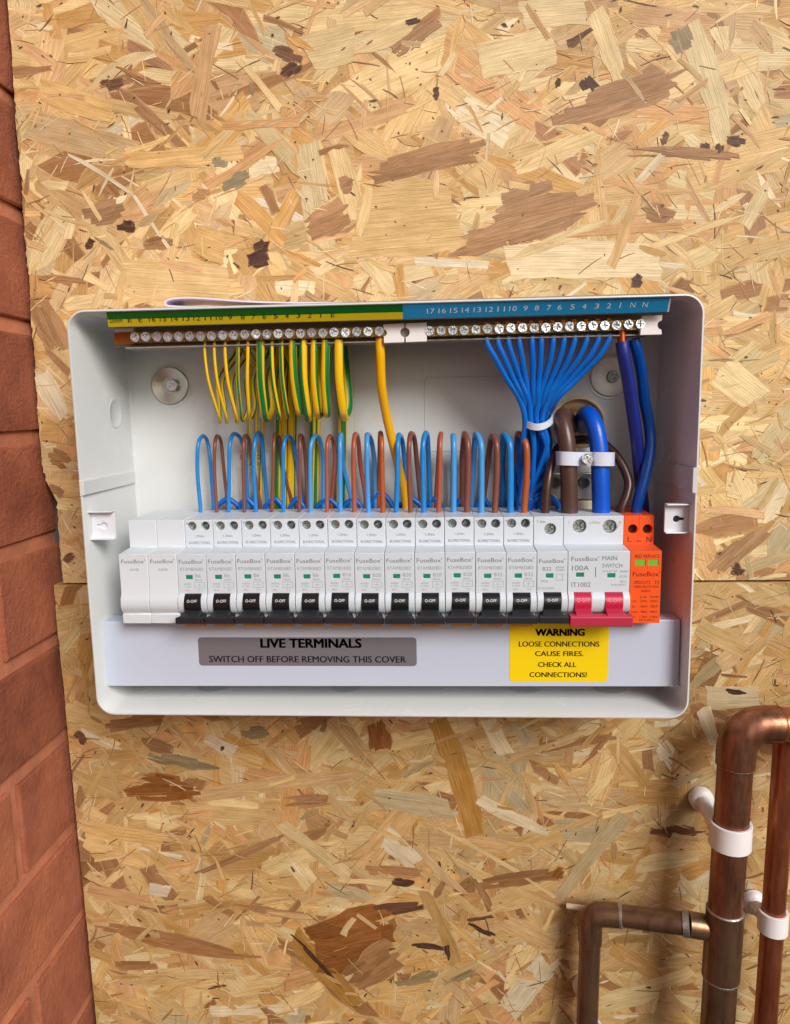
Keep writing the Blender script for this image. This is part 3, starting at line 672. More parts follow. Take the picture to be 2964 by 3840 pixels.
strip_text(Bq, [(s_, x, (4 if s_ == '1' else 18 if s_ == 'N' else 15) if len(s_) == 1 else 27) for s_, x in zip(bn, bx)], .52, 3.2, M['inkw'], 'numbers')

YB = -62
scr_src = screw_mb(2.9, 2.1, .8)
def bar(name, xs, py0, py1, label, screws_mat, ends):
    a = at(xs[0], py0, YB); b = at(xs[1], py1, YB); n = ends
    t = thing(name, (a.x, YB, a.z), label, 'terminal bar', 'brass terminal bars under the label strip')
    sl_ = (b.z - a.z) / (b.x - a.x); L = b.x - a.x
    m_ = MB(); y0, y1 = 0, 7
    # bar with a scalloped front: one land per way
    m_.add([(-3.6, y0, -3.1 - 3.6 * sl_), (-3.6, y0, 3.1 - 3.6 * sl_), (L + 3.6, y0, 3.1 + sl_ * L), (L + 3.6, y0, -3.1 + sl_ * L), (-3.6, y1, -3.1 - 3.6 * sl_), (-3.6, y1, 3.1 - 3.6 * sl_), (L + 3.6, y1, 3.1 + sl_ * L), (L + 3.6, y1, -3.1 + sl_ * L)],
           [(0, 1, 2, 3), (4, 5, 6, 7), (0, 1, 5, 4), (1, 2, 6, 5), (2, 3, 7, 6), (3, 0, 4, 7)])
    m_.build('bar', M['brass'], t, bevel=.4)
    step = L / (n - 1)
    g = MB()
    for i in range(n - 1):
        x = (i + .5) * step; g.box(x - .16, x + .16, -.05, 1.2, -3.15 + sl_ * x, 3.15 + sl_ * x)
    g.build('joint_line', M['hole'], t)
    me = None
    for i in range(n):
        if me is None:
            s_ = scr_src.build('screw', screws_mat, t, smooth=40); me = s_.data
        else: s_ = bpy.data.objects.new('screw', me); C.objects.link(s_); s_.parent = t
        s_.location = (i * step * S, -1.45 * S - random.uniform(0, .5) * S, (i * step * sl_ + random.uniform(-.15, .3)) * S); s_.rotation_euler = (random.uniform(-.08, .08), random.uniform(0, 6.28), random.uniform(-.08, .08))
    return t
eb = bar('earth_terminal_bar', (511, 1424), 1266, 1244, 'brass earth bar with a long row of screws under the green and yellow strip', M['screw'], 23)
nb = bar('neutral_terminal_bar', (1612, 2399), 1243, 1217, 'brass neutral bar with a row of screws under the blue strip', M['screw'], 19)
# bar carrier: dark plastic tray behind and below the bars, white centre and end pieces
car = thing('bar_carrier', at(1510, 1250, YB), 'plastic carrier rail holding both terminal bars, white at its middle and right end', 'carrier'); lo2 = Vector(car.location) / S
def cq(pts, Yf, Yb, m, name, bevel=.2):
    m_ = MB(); f = [at(x, y, Yf) - lo2 for x, y in pts]; b_ = [Vector((p.x, p.y + (Yb - Yf), p.z)) for p in f]; n = len(f)
    k = m_.add(f + b_, []); tr = tessellate_polygon([[Vector((p.x, p.z, 0)) for p in f]])
    m_.f += [tuple(k + i for i in t_) for t_ in tr] + [tuple(k + n + i for i in t_) for t_ in tr] + [(k + i, k + (i + 1) % n, k + n + (i + 1) % n, k + n + i) for i in range(n)]
    return m_.build(name, m, car, bevel=bevel)
cq([(428, 1246), (505, 1244), (505, 1290), (428, 1292)], -61, -54, M['barend'], 'bar_end')
cq([(470, 1302), (2440, 1252), (2440, 1257), (470, 1308)], -60, -44, M['carrier'], 'lower_lip')
cq([(428, 1228), (2440, 1176), (2440, 1250), (428, 1300)], -53, -50, M['carrier'], 'rear_web')
cq([(430, 1232), (500, 1230), (500, 1244), (430, 1246)], -60, -56, M['white'], 'end_clip')
def arc_px(cx, cy, r, a0, a1, n=8): return [(cx + r * math.cos(math.radians(a0 + (a1 - a0) * i / n)), cy + r * math.sin(math.radians(a0 + (a1 - a0) * i / n))) for i in range(n + 1)]
cq([(1437, 1216), (1516, 1212)] + arc_px(1519, 1246, 18, -98, -262, 8)[0:] + [(1516, 1283), (1440, 1286)] + arc_px(1437, 1248, 14, 80, -80, 5), -64, -60, M['white'], 'centre_clip')
cq([(1522, 1212), (1601, 1209), (1601, 1280), (1522, 1283)] + arc_px(1519, 1246, 18, 82, -82, 8), -64, -60, M['white'], 'centre_clip')
cq([(1495, 1225), (1545, 1225), (1545, 1270), (1495, 1270)], -59.5, -57, M['carrier'], 'centre_web')
cq([(2408, 1184), (2486, 1181), (2484, 1198)] + arc_px(2484, 1219, 17, -95, -265, 8) + [(2482, 1240), (2484, 1254), (2402, 1256)], -64, -60, M['white'], 'end_clip')

# ------------------------------------------------------------------ modules on the rail
NY, SY = -78.66, -61.7; NZ = -43.3; ST = 18.3; CZ = at(1500, 2046, SY).z
def loc(px, py, Y, X): p = at(px, py, Y); return p.x - X, p.z
def body(mbd, wid, holes_sh=(), wins=(), nose='slot', g=.12, slots=None):
    # loop of (Y,Z)
    prof = [(-17, ST), (SY, ST), (SY, CZ), (NY, 0)]
    hs = {1: [(circ(x, ST - z, r, 20), d) for x, z, r, d in holes_sh]} if holes_sh else {}
    if nose == 'slot': prof += [(NY, -24.6), (NY + 3.2, -24.6), (NY + 3.2, NZ + 1)]
    elif nose == 'blank': prof += [(NY, -24.2), (NY - 1.6, -27), (NY - 2.2, -31), (NY - 1.4, -34.5), (NY + .6, -36.8), (NY + .8, -37.4), (NY - .2, -37.5), (NY - .2, NZ)]
    else: prof += [(NY, NZ)]
    prof += [(SY, NZ - 2), (SY, -64), (-17, -64)]
    if wins: hs[3] = [([(x0, -z0), (x1, -z0), (x1, -z1), (x0, -z1)], .8) for x0, x1, z0, z1 in wins]
    # first value of holes: x along, t down the segment
    mbd.prism(prof, g, wid - g, hs)
def guard(mbd, x0, x1):       # rounded rib beside a toggle
    prof = [(NY + 3, -24.4), (NY - .3, -24.4), (NY - 2.2, -26.2), (NY - 3, -29), (NY - 2.8, -32), (NY - 1.6, -35), (NY + .6, -37), (NY + 3, -37.6)]
    mbd.prism(prof, x0, x1)
def toggle(t, x0, x1, hx0, hx1, mtop, mhan, txt, ink, inset=1.6):
    cy, cz, r = NY + 3.5, -31, 7.2
    prof = [(cy + 4, cz - 6)] + [(cy - r * math.cos(math.radians(a)), cz + r * math.sin(math.radians(a))) for a in range(62, -50, -8)][::1] 
    m_ = MB(); m_.prism(prof + [(cy + 4, cz + 5)][::-1], x0, x1); tg = m_.build('toggle', mtop, t, smooth=30)
    h = MB(); pr = [(NY - 2.0, -33.6), (NY - 4.8, -35.0), (NY - 8.0, -36.4), (NY - 9.4, -37.0), (NY - 9.2, -40.6), (NY - 8.0, -41.4), (NY - 1, -40.6), (NY + 2.8, -38)]
    k = [inset + 2.4, inset + 2.2, inset + 1.5, .15, 0, 0, .2, 2]
    h.prism(pr, hx0, hx1, None, k, [-v for v in k]); h.build('handle', mhan, tg if False else t, bevel=.35)
    if txt:
        l_ = MB(); l_.text(txt, (x0 + x1) / 2, -28.4, (x1 - x0) * .62, 1.6, cy - r * .985)
        # follow the drum
        l_.v = [(x, cy - math.sqrt(max(0, r * r - (z - cz) ** 2)) - .12, z) for x, y, z in l_.v]
        l_.build('lettering', ink, tg, weld=False)
def tscrew(t, x, z, r, Y, m):
    s_ = screw_mb(r, 1.8, .3, random.uniform(0, 1.5)).build('terminal_screw', m, t, smooth=40); s_.location = (x * S, Y * S, z * S); return s_
# --- blanks
def module_thing(name, X, label, cat_, group=None): return thing(name, (X, 0, 0), label, cat_, group)
for i in range(2):
    t = module_thing('blank_module', 18 * i, ['white blank cover module with no toggle, at the left end of the breaker row', 'white blank cover module with no toggle, second from left, beside the first breaker'][i], 'blanking module', 'blank modules')
    m_ = MB(); body(m_, 18, nose='blank', g=.06); m_.build('body', M['blankm'], t, bevel=.35, smooth=32)
    m_ = MB(); x = 1.0; m_.text("FuseBox'", 9, -4.4, 14.6, 2.5, NY - .08); m_.build('lettering', M['inkg'], t, weld=False)
    m_ = MB(); m_.text('ADM8', 9.2, -9.5, 5.6, 1.6, NY - .08); m_.build('lettering', M['inkp'], t, weld=False)
# --- RCBOs
zt_ = lambda py: at(1500, py, SY).z
hz = at(800, 1972, SY).z
RC = ['B6'] * 5 + ['B16'] + ['B20'] * 4 + ['B32'] * 2
look = ['leftmost of the B6 breakers, next to the blanks', 'second B6 breaker from the left', 'middle one of the five B6 breakers', 'fourth B6 breaker from the left', 'rightmost B6 breaker, left of the B16', 'the only one marked B16',
        'leftmost B20 breaker, right of the B16', 'second B20 breaker from the left', 'third B20 breaker from the left', 'rightmost B20 breaker, left of a B32', 'left one of the two B32 breakers', 'right one of the two B32 breakers, beside the single screw breaker']
win = (4.9, 9.1, -13.0, -15.6)
mesh_cache = {}
rc0 = None
def rcbo_parts(t, rating, first):
    m_ = MB(); body(m_, 18, [(4.6, hz, 2.75, 4.5), (13.0, hz, 2.75, 5)], [(win[0], win[1], win[2], win[3])], 'slot', .14)
    guard(m_, .2, 3.9); guard(m_, 14.2, 17.8)
    m_.build('body', M['module'], t, bevel=.3, smooth=32)
    m_ = MB(); m_.box(win[0] + .05, win[1] - .05, NY + .35, NY + .7, win[3] + .05, win[2] - .05); m_.build('status_flag', M['green'], t)
    tscrew(t, 4.6, hz, 2.6, SY + 2.6, M['screwmd']); tscrew(t, 13.0, hz, 2.6, SY + 4.4, M['screwdk'])
    toggle(t, 4.1, 14.0, .25, 17.75, M['black'], M['black2'], 'O-OFF', M['inkw'])
    m_ = MB(); m_.box(3.3, 16.0, -80, -64, -44.9, -42.6); m_.build('din_lug', M['amber'], t, bevel=.4)
    m_ = MB(); m_.text("FuseBox'", 8.8, -4.6, 15, 2.6, NY - .08); m_.text('1.2Nm', 9.2, zt_(2004), 5.8, 1.5, SY - .08); m_.text('BI-DIRECTIONAL', 9.2, zt_(2029), 13.4, 1.7, SY - .08)
    m_.text('N', 2.2, ST - 2.3, 1.6, 1.6, SY - .08); m_.text('L', 15.8, ST - 2.3, 1.2, 1.6, SY - .08)
    m_.build('lettering', M['inkg'], t, weld=False)
    m_ = MB(); m_.text('RTAM' + rating.replace('B6', 'B06') + 'BD', 8.9, -9.3, 14.2, 2.0, NY - .08); m_.text(rating, 10.9 + len(rating) * .85, -13.4, len(rating) * 1.65, 2.1, NY - .08)
    m_.text('30mA', 12.9, -16.0, 4.4, 1.2, NY - .08)
    m_.text('6000', 5.9, -18.5, 4.6, 1.1, NY - .08); m_.text('A 240V', 5.9, -20.2, 4.8, .9, NY - .08); m_.text('IEC', 5.8, -22.4, 3, 1, NY - .08); m_.text('T1', 13.4, -22.4, 2.4, 1, NY - .08)
    for (a, b, c, d) in ((10.3, 16.5, -17.4, -17.6), (10.3, 16.5, -20.8, -21.0), (10.3, 10.5, -17.4, -21.0), (16.3, 16.5, -17.4, -21.0), (11.6, 15.2, -19.1, -19.25), (13.2, 13.4, -18.2, -20.2)):
        m_.plate(Vector((0, NY - .08, 0)), Vector((1, 0, 0)), Vector((0, 0, 1)), [[(a, c), (b, c), (b, d), (a, d)]])
    m_.build('fine_print', M['inkp'], t, weld=False)
protos = {}
for i, rt in enumerate(RC):
    X = 36 + 18 * i
    t = module_thing('circuit_breaker', X, 'white breaker marked %s, %s' % (rt, look[i]) if i != 5 else 'white breaker marked B16, toggle off, between the B6 and B20 breakers', 'circuit breaker', 'two-screw breakers in the row')
    t.location.y = random.uniform(-.25, .25) * S; t.location.z = random.uniform(-.2, .2) * S
    if i in (0,) or rt not in protos:
        rcbo_parts(t, rt, True); protos[rt] = t
    else:
        for ch in list(protos[rt].children):
            c = copy_part(ch, t)
            for g_ in ch.children: copy_part(g_, c)
# --- single pole breaker
X = 252; t = module_thing('single_pole_breaker', X, 'white single-screw breaker with black toggle, left of the red main switch', 'circuit breaker')
sx, sz = loc(1950 + 318 / 2.81, 1880 + 292 / 2.81, SY, X); wx, wz = loc(1950 + 312 / 2.81, 1880 + 785 / 2.81, NY, X)
m_ = MB(); body(m_, 18, [(sx, sz, 3.5, 4.5)], [(wx - 2.2, wx + 2.2, wz + 1.3, wz - 1.3)], 'slot', .14); guard(m_, .2, 3.9); guard(m_, 14.2, 17.8); m_.build('body', M['module'], t, bevel=.3, smooth=32)
m_ = MB(); m_.box(wx - 2.15, wx + 2.15, NY + .35, NY + .7, wz - 1.25, wz + 1.25); m_.build('status_flag', M['green'], t)
tscrew(t, sx, sz, 3.3, SY + 2.4, M['screwmd'])
toggle(t, 4.1, 14.0, .25, 17.75, M['black'], M['black2'], 'O-OFF', M['inkw'])
m_ = MB(); m_.text("FuseBox'", 8.8, loc(2073, 2103, NY, X)[1], 15, 2.6, NY - .08); m_.text('B32', loc(2052, 2133, NY, X)[0], loc(2052, 2133, NY, X)[1], 5, 2.2, NY - .08); m_.text('T: 2Nm', 4.5, ST - 3.2, 5.4, 1.4, SY - .08)
m_.build('lettering', M['inkg'], t, weld=False)
m_ = MB(); m_.text('FMCB', 4.5, -17.8, 4, 1.4, NY - .08); m_.text('6000A', 13.5, -9.4, 5, 1.2, NY - .08); m_.text('230/400V', 13.5, -11, 5.4, 1, NY - .08); m_.text('BS EN 60898', 5.4, -22, 9.4, 1.1, NY - .08)
for (a, b, c, d) in ((11.4, 15.2, -13.4, -13.6), (11.4, 15.2, -17.2, -17.4), (11.4, 11.6, -13.4, -17.4), (15, 15.2, -13.4, -17.4)):
    m_.plate(Vector((0, NY - .08, 0)), Vector((1, 0, 0)), Vector((0, 0, 1)), [[(a, c), (b, c), (b, d), (a, d)]])
m_.build('fine_print', M['inkp'], t, weld=False)
# --- main switch
X = 270; t = module_thing('main_switch', X, 'double-width white main switch marked 100A with joined red toggles', 'main switch')
r4 = lambda cx, cy, Y: loc(1950 + cx / 2.81, 1880 + cy / 2.81, Y, X)
s1 = r4(628, 262, SY); s2 = r4(948, 265, SY); w1 = r4(633, 775, NY); w2 = r4(963, 782, NY)
m_ = MB(); body(m_, 36, [(s1[0], s1[1], 4.1, 5), (s2[0], s2[1], 4.1, 5)], [(q[0] - 2.3, q[0] + 2.3, q[1] + 1.3, q[1] - 1.3) for q in (w1, w2)], 'slot', .14)
for a, b in ((.2, 3.6), (13.6, 21.4), (31.8, 35.8)): guard(m_, a, b)
m_.build('body', M['module'], t, bevel=.3, smooth=32)
for q in (w1, w2):
    m_ = MB(); m_.box(q[0] - 2.25, q[0] + 2.25, NY + .35, NY + .7, q[1] - 1.25, q[1] + 1.25); m_.build('status_flag', M['green'], t)
for q in (s1, s2): tscrew(t, q[0], q[1], 3.9, SY + 2.4, M['screwmd'])
for a, b in ((3.7, 13.5), (21.5, 31.7)):
    cy, cz, r = NY + 3.5, -31, 7.2
    prof = [(cy + 4, cz + 5), (cy + 4, cz - 6)] + [(cy - r * math.cos(math.radians(a_)), cz - r * math.sin(math.radians(a_))) for a_ in range(50, -64, -8)]
    m_ = MB(); m_.prism(prof, a, b); tg = m_.build('toggle', M['red'], t, smooth=30)
    l_ = MB(); l_.text('O OFF', (a + b) / 2, -28.4, 7.4, 2.2, 0); l_.v = [(x, cy - math.sqrt(max(0, r * r - (z - cz) ** 2)) - .12, z) for x, y, z in l_.v]; l_.build('lettering', M['inkr'], tg, weld=False)
    h = MB(); pr = [(NY - 2.0, -33.0), (NY - 4.6, -34.2), (NY - 8.6, -35.8), (NY - 8.6, -38.4), (NY - 1, -38.4), (NY + 2.8, -38)]
    h.prism(pr, a + .2, b - .2); h.build('toggle_arm', M['red2'], t, bevel=.3)
h = MB(); h.prism([(NY - 6, -35.9), (NY - 9.4, -36.2), (NY - 10.2, -37), (NY - 10, -42.4), (NY - 8.4, -43), (NY - 1, -42.4), (NY - 1, -37)], .1, 35.9); h.build('joining_bar', M['red2'], t, bevel=.4)
m_ = MB()
for s_, cx, cy, wpx, cap in (("FuseBox'", 690, 605, 290, 2.8), ('100A', 640, 702, 180, 3.0), ('MAIN', 948, 598, 155, 2.6), ('SWITCH', 975, 678, 210, 2.4), ('IT1002', 645, 878, 200, 2.8)):
    q = r4(cx, cy, NY); m_.text(s_, q[0], q[1], wpx / 2.81 / 6.45, cap, NY - .08)
q = r4(800, 745, NY); m_.plate(Vector((0, NY - .08, 0)), Vector((1, 0, 0)), Vector((0, 0, 1)), [[(q[0] - .25, q[1] - 3), (q[0] + .25, q[1] - 3), (q[0] + .25, q[1] + 3), (q[0] - .25, q[1] + 3)]])
m_.build('lettering', M['inkg'], t, weld=False)
m_ = MB()
for s_, cx, cy, wpx, cap in (('ISOLATOR', 950, 735, 160, 1.2), ('230/400V', 1100, 738, 90, 1.2), ('AC-22A', 1090, 790, 80, 1.6), ('IEC', 1090, 845, 60, 1.4), ('BS EN 60947-3', 1040, 880, 150, 1.1)):
    q = r4(cx, cy, NY); m_.text(s_, q[0], q[1], wpx / 2.81 / 6.45, cap, NY - .08)
for s_, cx, cy, wpx, cap in (('L', 520, 215, 16, 1.5), ('2.5Nm', 790, 222, 110, 1.6), ('N', 1055, 218, 20, 1.5)):
    q = r4(cx, cy, SY); m_.text(s_, q[0], q[1], wpx / 2.81 / 6.2, cap, SY - .08)
m_.build('fine_print', M['inkp'], t, weld=False)
# --- surge protector
X = 306; t = module_thing('surge_protector', X, 'bright orange surge protection module at the right end of the row', 'surge protector')
h1 = r4(1190, 292, SY); h2 = r4(1345, 292, SY); 
v1 = r4(1270, 645, NY); v2 = r4(1408, 645, NY)
m_ = MB(); body(m_, 18, [(h1[0], h1[1], 2.9, 7), (h2[0], h2[1], 2.9, 7)], [(q[0] - 3, q[0] + 3, q[1] + 1.9, q[1] - 1.9) for q in (v1, v2)], 'plain', .14); m_.build('body', M['orange'], t, bevel=.5)
for q in (v1, v2):
    m_ = MB(); m_.box(q[0] - 2.9, q[0] + 2.9, NY + .35, NY + .7, q[1] - 1.85, q[1] + 1.85); m_.build('status_flag', M['lime'], t)
for q in (h1, h2):
    m_ = MB(); m_.cyl((q[0], SY + 4, q[1]), (0, 1, 0), 2.85, 2.85, .5, 20); m_.build('terminal_socket', M['redhole'], t)
m_ = MB(); m_.box(8.95, 9.1, SY - .06, SY + .3, CZ + 1, ST - .4); m_.build('split_line', M['redhole'], t)
m_ = MB()
for s_, cx, cy, wpx, cap in (('RED REPLACE', 1345, 577, 255, 1.9), ("FuseBox'", 1335, 765, 285, 2.9), ('SPDCUT2', 1290, 855, 170, 1.9), ('T2', 1445, 855, 50, 2.1), ('SURGE PROTECTION', 1335, 900, 255, 1.3), ('DEVICE', 1330, 945, 95, 1.3),
                             ('L-N', 1303, 1007, 62, 1.3), ('N-PE', 1420, 1007, 85, 1.3), ('Uc', 1205, 1052, 50, 1.3), ('275V~', 1312, 1052, 85, 1.3), ('255V~', 1420, 1052, 90, 1.3), ('In', 1200, 1107, 34, 1.3), ('20kA', 1308, 1107, 75, 1.3),
                             ('20kA', 1415, 1107, 75, 1.3), ('Imax', 1210, 1163, 65, 1.3), ('40kA', 1308, 1163, 75, 1.3), ('40kA', 1412, 1163, 75, 1.3), ('Up', 1200, 1217, 36, 1.3), ('1.5kV', 1305, 1217, 80, 1.3), ('1.5kV', 1412, 1217, 80, 1.3), ('EN 61643-11', 1340, 1250, 160, 1.1)):
    q = r4(cx, cy, NY); m_.text(s_, q[0], q[1], wpx / 2.81 / 6.5, cap, NY - .08)
for s_, cx, cy, wpx, cap in (('L', 1160, 400, 45, 3.2), ('N', 1362, 402, 52, 3.4), ('1.2Nm', 1245, 418, 80, 1.3)):
    q = r4(cx, cy, SY); m_.text(s_, q[0], q[1], wpx / 2.81 / 6.2, cap, SY - .08)
m_.build('lettering', M['inko'], t, weld=False)
# rail behind
m_ = MB(); m_.box(-4, 330, -10, -8.5, -40, -5); m_.box(-4, 330, -8.6, -3, -32, -13)
tag(m_.build('mounting_rail', M['screwdk'], None), 'steel mounting rail running behind the row of breakers', 'rail')

# ------------------------------------------------------------------ lower cover strip with stickers
YC = -66
cv = thing('terminal_cover', at(1450, 2450, YC), 'long white plastic cover strip under the breakers carrying two warning stickers', 'cover'); lo3 = Vector(cv.location) / S
A = [at(366, 2332, YC), at(2553, 2325, YC), at(2546, 2575, YC), at(393, 2573, YC)]
m_ = MB(); f = [p - lo3 for p in A]; b_ = [p + Vector((0, 14, 0)) for p in f]
m_.add(f + b_, [(0, 1, 2, 3), (0, 1, 5, 4), (1, 2, 6, 5), (3, 0, 4, 7)])
f2 = [p + Vector((0, 1.3, 0)) for p in f]; 
m_.add([f[3], f[2], f2[2], f2[3]], [(0, 1, 2, 3)])
m_.build('cover_strip', M['cover'], cv, bevel=.35)
p = at(2525, 2572, YC - 1); m_ = MB(); m_.tube(cat([p - lo3 + Vector(q) for q in ((-4, 2, .5), (0, -.4, -.2), (3, -1, .6), (5, 1, 0), (4, 6, 1))], 4), .35, 6); m_.build('spring_clip', M['screw'], cv, smooth=60)
def sticker(px0, py0, px1, py1, r, m, lines, ink, label, name):
    a = at(px0, py0, YC) - lo3; b = at(px1, py1, YC) - lo3
    m_ = MB(); lp = rrect(a.x, b.x, b.z, a.z, r, 6); 
    m_.loft([[(x, -.02, z) for x, z in lp], [(x, -.16, z) for x, z in lp]], True); m_.plate(Vector((0, -.16, 0)), Vector((1, 0, 0)), Vector((0, 0, 1)), [lp])
    s_ = m_.build(name, m, cv); s_['label'] = label
    m_ = MB()
    for tx, x0, x1, py, cap in lines:
        q0 = at(x0, py, YC) - lo3; q1 = at(x1, py, YC) - lo3
        m_.text(tx, (q0.x + q1.x) / 2, (q0.z + q1.z) / 2, q1.x - q0.x, mmw(cap, YC), -.24)
    m_.build('lettering', ink, s_, weld=False)
    return s_
sticker(742, 2390, 1564, 2498, 2.2, M['grey_label'], [('LIVE TERMINALS', 977 + a_, 1353 + a_, 2412 + b_, 36) for a_ in (0, 2, 4) for b_ in (-1, 1)] + [('SWITCH OFF BEFORE REMOVING THIS COVER', 785 + a_, 1522 + a_, 2472, 26) for a_ in (0, 1.6)], M['ink'], 'grey sticker reading LIVE TERMINALS', 'warning_sticker')
sticker(1912, 2337, 2280, 2558, 3, M['yellow_label'], [('WARNING', 2008 + a_, 2190 + a_, 2371 + b_, 27) for a_ in (0, 2, 4) for b_ in (-1, 1)] + [(t_, x_ + a_, y_ + a_, z_, c_) for a_ in (0, 1.6) for t_, x_, y_, z_, c_ in (('LOOSE CONNECTIONS', 1946, 2247, 2415, 21), ('CAUSE FIRES.', 2007, 2188, 2451, 20), ('CHECK ALL', 2018, 2161, 2492, 20), ('CONNECTIONS!', 1986, 2200, 2530, 20))], M['ink'], 'yellow sticker reading WARNING LOOSE CONNECTIONS', 'warning_sticker')

# ------------------------------------------------------------------ cables
def cable(name, pts, r, m, label, cat_='cable', group=None, seg=14, k=8, ferr=None):
    P = cat(pts, k); o0 = P[0].copy(); mb_ = MB(); mb_.tube([p - o0 for p in P], r, seg)
    if ferr:
        t = thing(name, o0, label, cat_, group); mb_.build('insulation', m, t, smooth=60)
        c = MB(); c.tube([Vector(q) - o0 for q in ferr[0]], ferr[1], 10); c.build('bare_copper', M['copper'], t, smooth=60); return t
    o = mb_.build(name, m, None, smooth=60); o.location = o0 * S; return tag(o, label, cat_, group)
# earths looping under the bar
EW = [  # x top, x bottom, y bottom, width px, rear x, rear-down x
 (770, 826, 1584, 12, 818, 935), (806, 852, 1584, 13, 838, 962), (846, 890, 1583, 14, 872, 985), (893, 904, 1577, 14, 925, 1036), (931, 934, 1572, 15, 952, 1052),
 (978, 992, 1570, 33, 1012, 1070), (1020, 1049, 1572, 17, 1040, 1088), (1056, 1080, 1566, 17, 1066, 1105), (1100, 1126, 1550, 32, 1106, 1047), (1138, 1156, 1570, 33, 1150, 1094),
 (1180, 1192, 1562, 30, 1200, 1190), (1222, 1226, 1556, 34, 1210, 1178), (1272, 1288, 1565, 40, 1300, 1285)]
for i, (xt, xb, yb, wp, xr, xd) in enumerate(EW):
    r = mmw(wp * (.94 if wp > 20 else 1), -58) / 2
    pts = [at(xt, 1275, -58), at(xt - 1, 1330, -58), at(xt + (xb - xt) * .3 - 4, 1430, -56), at(xt + (xb - xt) * .75, 1530, -50), at(xb, yb - 12, -44),
           at(xb + (xr - xb) * .35 + 3, yb - 4, -38), at(xr + 6, 1520, -32), at(xr, 1420, -26), at((xr + xd) / 2, 1330, -20), at((xr * 2 + xd * 3) / 5, 1300, -15), at(xd, 1380, -11), at(xd, 1600, -9), at(xd - 6, 1800, -10), at(xd - 10, 1990, -9)]
    ew = cable('earth_wire', pts, r, M['earth'], 'green and yellow earth wire looping under the earth bar, %s from the left' % ORD[i], 'wire', 'looped earth wires'); ew.color = ([.85, .8, .82, .3, .8, .28, .1, .25, .5, .05, .6, .5, .8][i], 0, 0, 1)
cable('main_earth_cable', [at(1425, 1268, -58), at(1427, 1330, -58), at(1432, 1450, -52), at(1450, 1560, -42), at(1478, 1680, -32), at(1505, 1790, -24), at(1522, 1870, -20), at(1530, 1990, -18)], mmw(34, -50) / 2, M['earthy'],
      'thick yellow main earth cable dropping alone from the right end of the earth bar', 'cable', ferr=([at(1424, 1250, -58), at(1425, 1290, -58)], 2.0))
# pigtails arching above the breakers
LP = [  # colour, radius px, front bottom, mid, top, rear mid, rear bottom
 ('blue', 15, 752, 742, 764, 1623, (788, 1720), (801, 1890)), ('brown', 14, 813, 803, 817, 1625, (838, 1740), (852, 1880)),
 ('blue', 15, 858, 858, 880, 1615, (922, 1720), (930, 1885)), ('brown', 14, 917, 915, 920, 1622, (948, 1740), (975, 1885)),
 ('blue', 16, 960, 951, 971, 1613, (990, 1740), (1002, 1885)), ('brown', 14, 1020, 1026, 1036, 1617, (1060, 1740), (1092, 1875)),
 ('blue', 15, 1063, 1062, 1082, 1627, (1112, 1720), (1130, 1880)), ('brown', 14, 1123, 1127, 1126, 1622, (1147, 1740), (1153, 1885)),
 ('blue_b', 16, 1165, 1163, 1188, 1626, (1212, 1720), (1214, 1880)), ('brown_r', 14, 1227, 1226, 1241, 1627, (1256, 1720), (1244, 1880)),
 ('blue_b', 18, 1277, 1274, 1277, 1620, (1287, 1740), (1318, 1875)), ('brown_r', 18, 1330, 1325, 1333, 1617, (1352, 1740), (1372, 1865)),
 ('blue_b', 19, 1382, 1377, 1378, 1615, (1404, 1720), (1408, 1875)), ('brown_o', 20, 1437, 1435, 1428, 1614, (1425, 1720), (1420, 1880)),
 ('blue', 19, 1487, 1490, 1497, 1618, (1518, 1720), (1527, 1875)), ('brown', 19, 1540, 1534, 1542, 1613, (1565, 1740), (1578, 1875)),
 ('blue', 20, 1590, 1588, 1600, 1612, (1608, 1740), (1614, 1880)), ('brown_r', 18, 1646, 1653, 1655, 1618, (1645, 1720), (1636, 1870)),
 ('blue_b', 22, 1702, 1704, 1700, 1620, (1702, 1720), (1700, 1880)), ('brown', 24, 1752, 1755, 1747, 1614, (1735, 1720), (1734, 1880)),
 ('blue_b', 23, 1806, 1808, 1790, 1616, (1776, 1730), (1768, 1880)), ('brown', 23, 1857, 1866, 1850, 1622, (1832, 1720), (1812, 1880)),
 ('blue', 26, 1915, 1915, 1894, 1618, (1884, 1740), (1886, 1880)), ('brown_o', 25, 1967, 1977, 1950, 1616, (1936, 1740), (1922, 1880))]
for i, (c, wp, fb, fm, tx, ty, rm_, rb) in enumerate(LP):
    Yf = atz(fb, 1921, ST).y; Yr = -13
    r = mmw(wp, Yf) / 2
    fm += PR.uniform(-2.5, 2.5); ty += PR.uniform(-3, 3); hx = (tx - fm) * .45
    pts = [at(fb, 1960, Yf), at(fb, 1905, Yf), at((fb + fm * 2) / 3, 1820, Yf), at(fm, 1740, Yf), at(fm + hx * .35, 1665, Yf + .5), at(tx - (3 if abs(tx - fm) > 8 else 0), ty + wp * .5 + 2, Yf + 8),
           at(tx + (rm_[0] - tx) * .55, ty + wp * .5 + 22, Yf + 17), at(rm_[0], rm_[1], Yr), at((rm_[0] + rb[0]) / 2, (rm_[1] + rb[1]) / 2, Yr + 1), at(rb[0], rb[1], Yr + 1), at(rb[0], rb[1] + 60, Yr + 1)]
    cc = 'blue' if 'blue' in c else 'brown'
    cable(cc + '_wire', pts, r, M[c], '%s insulated wire arching above the %s breaker counted from the left' % (cc, ORD[i // 2]), 'wire', 'looped %s wires above the breakers' % cc, k=7)
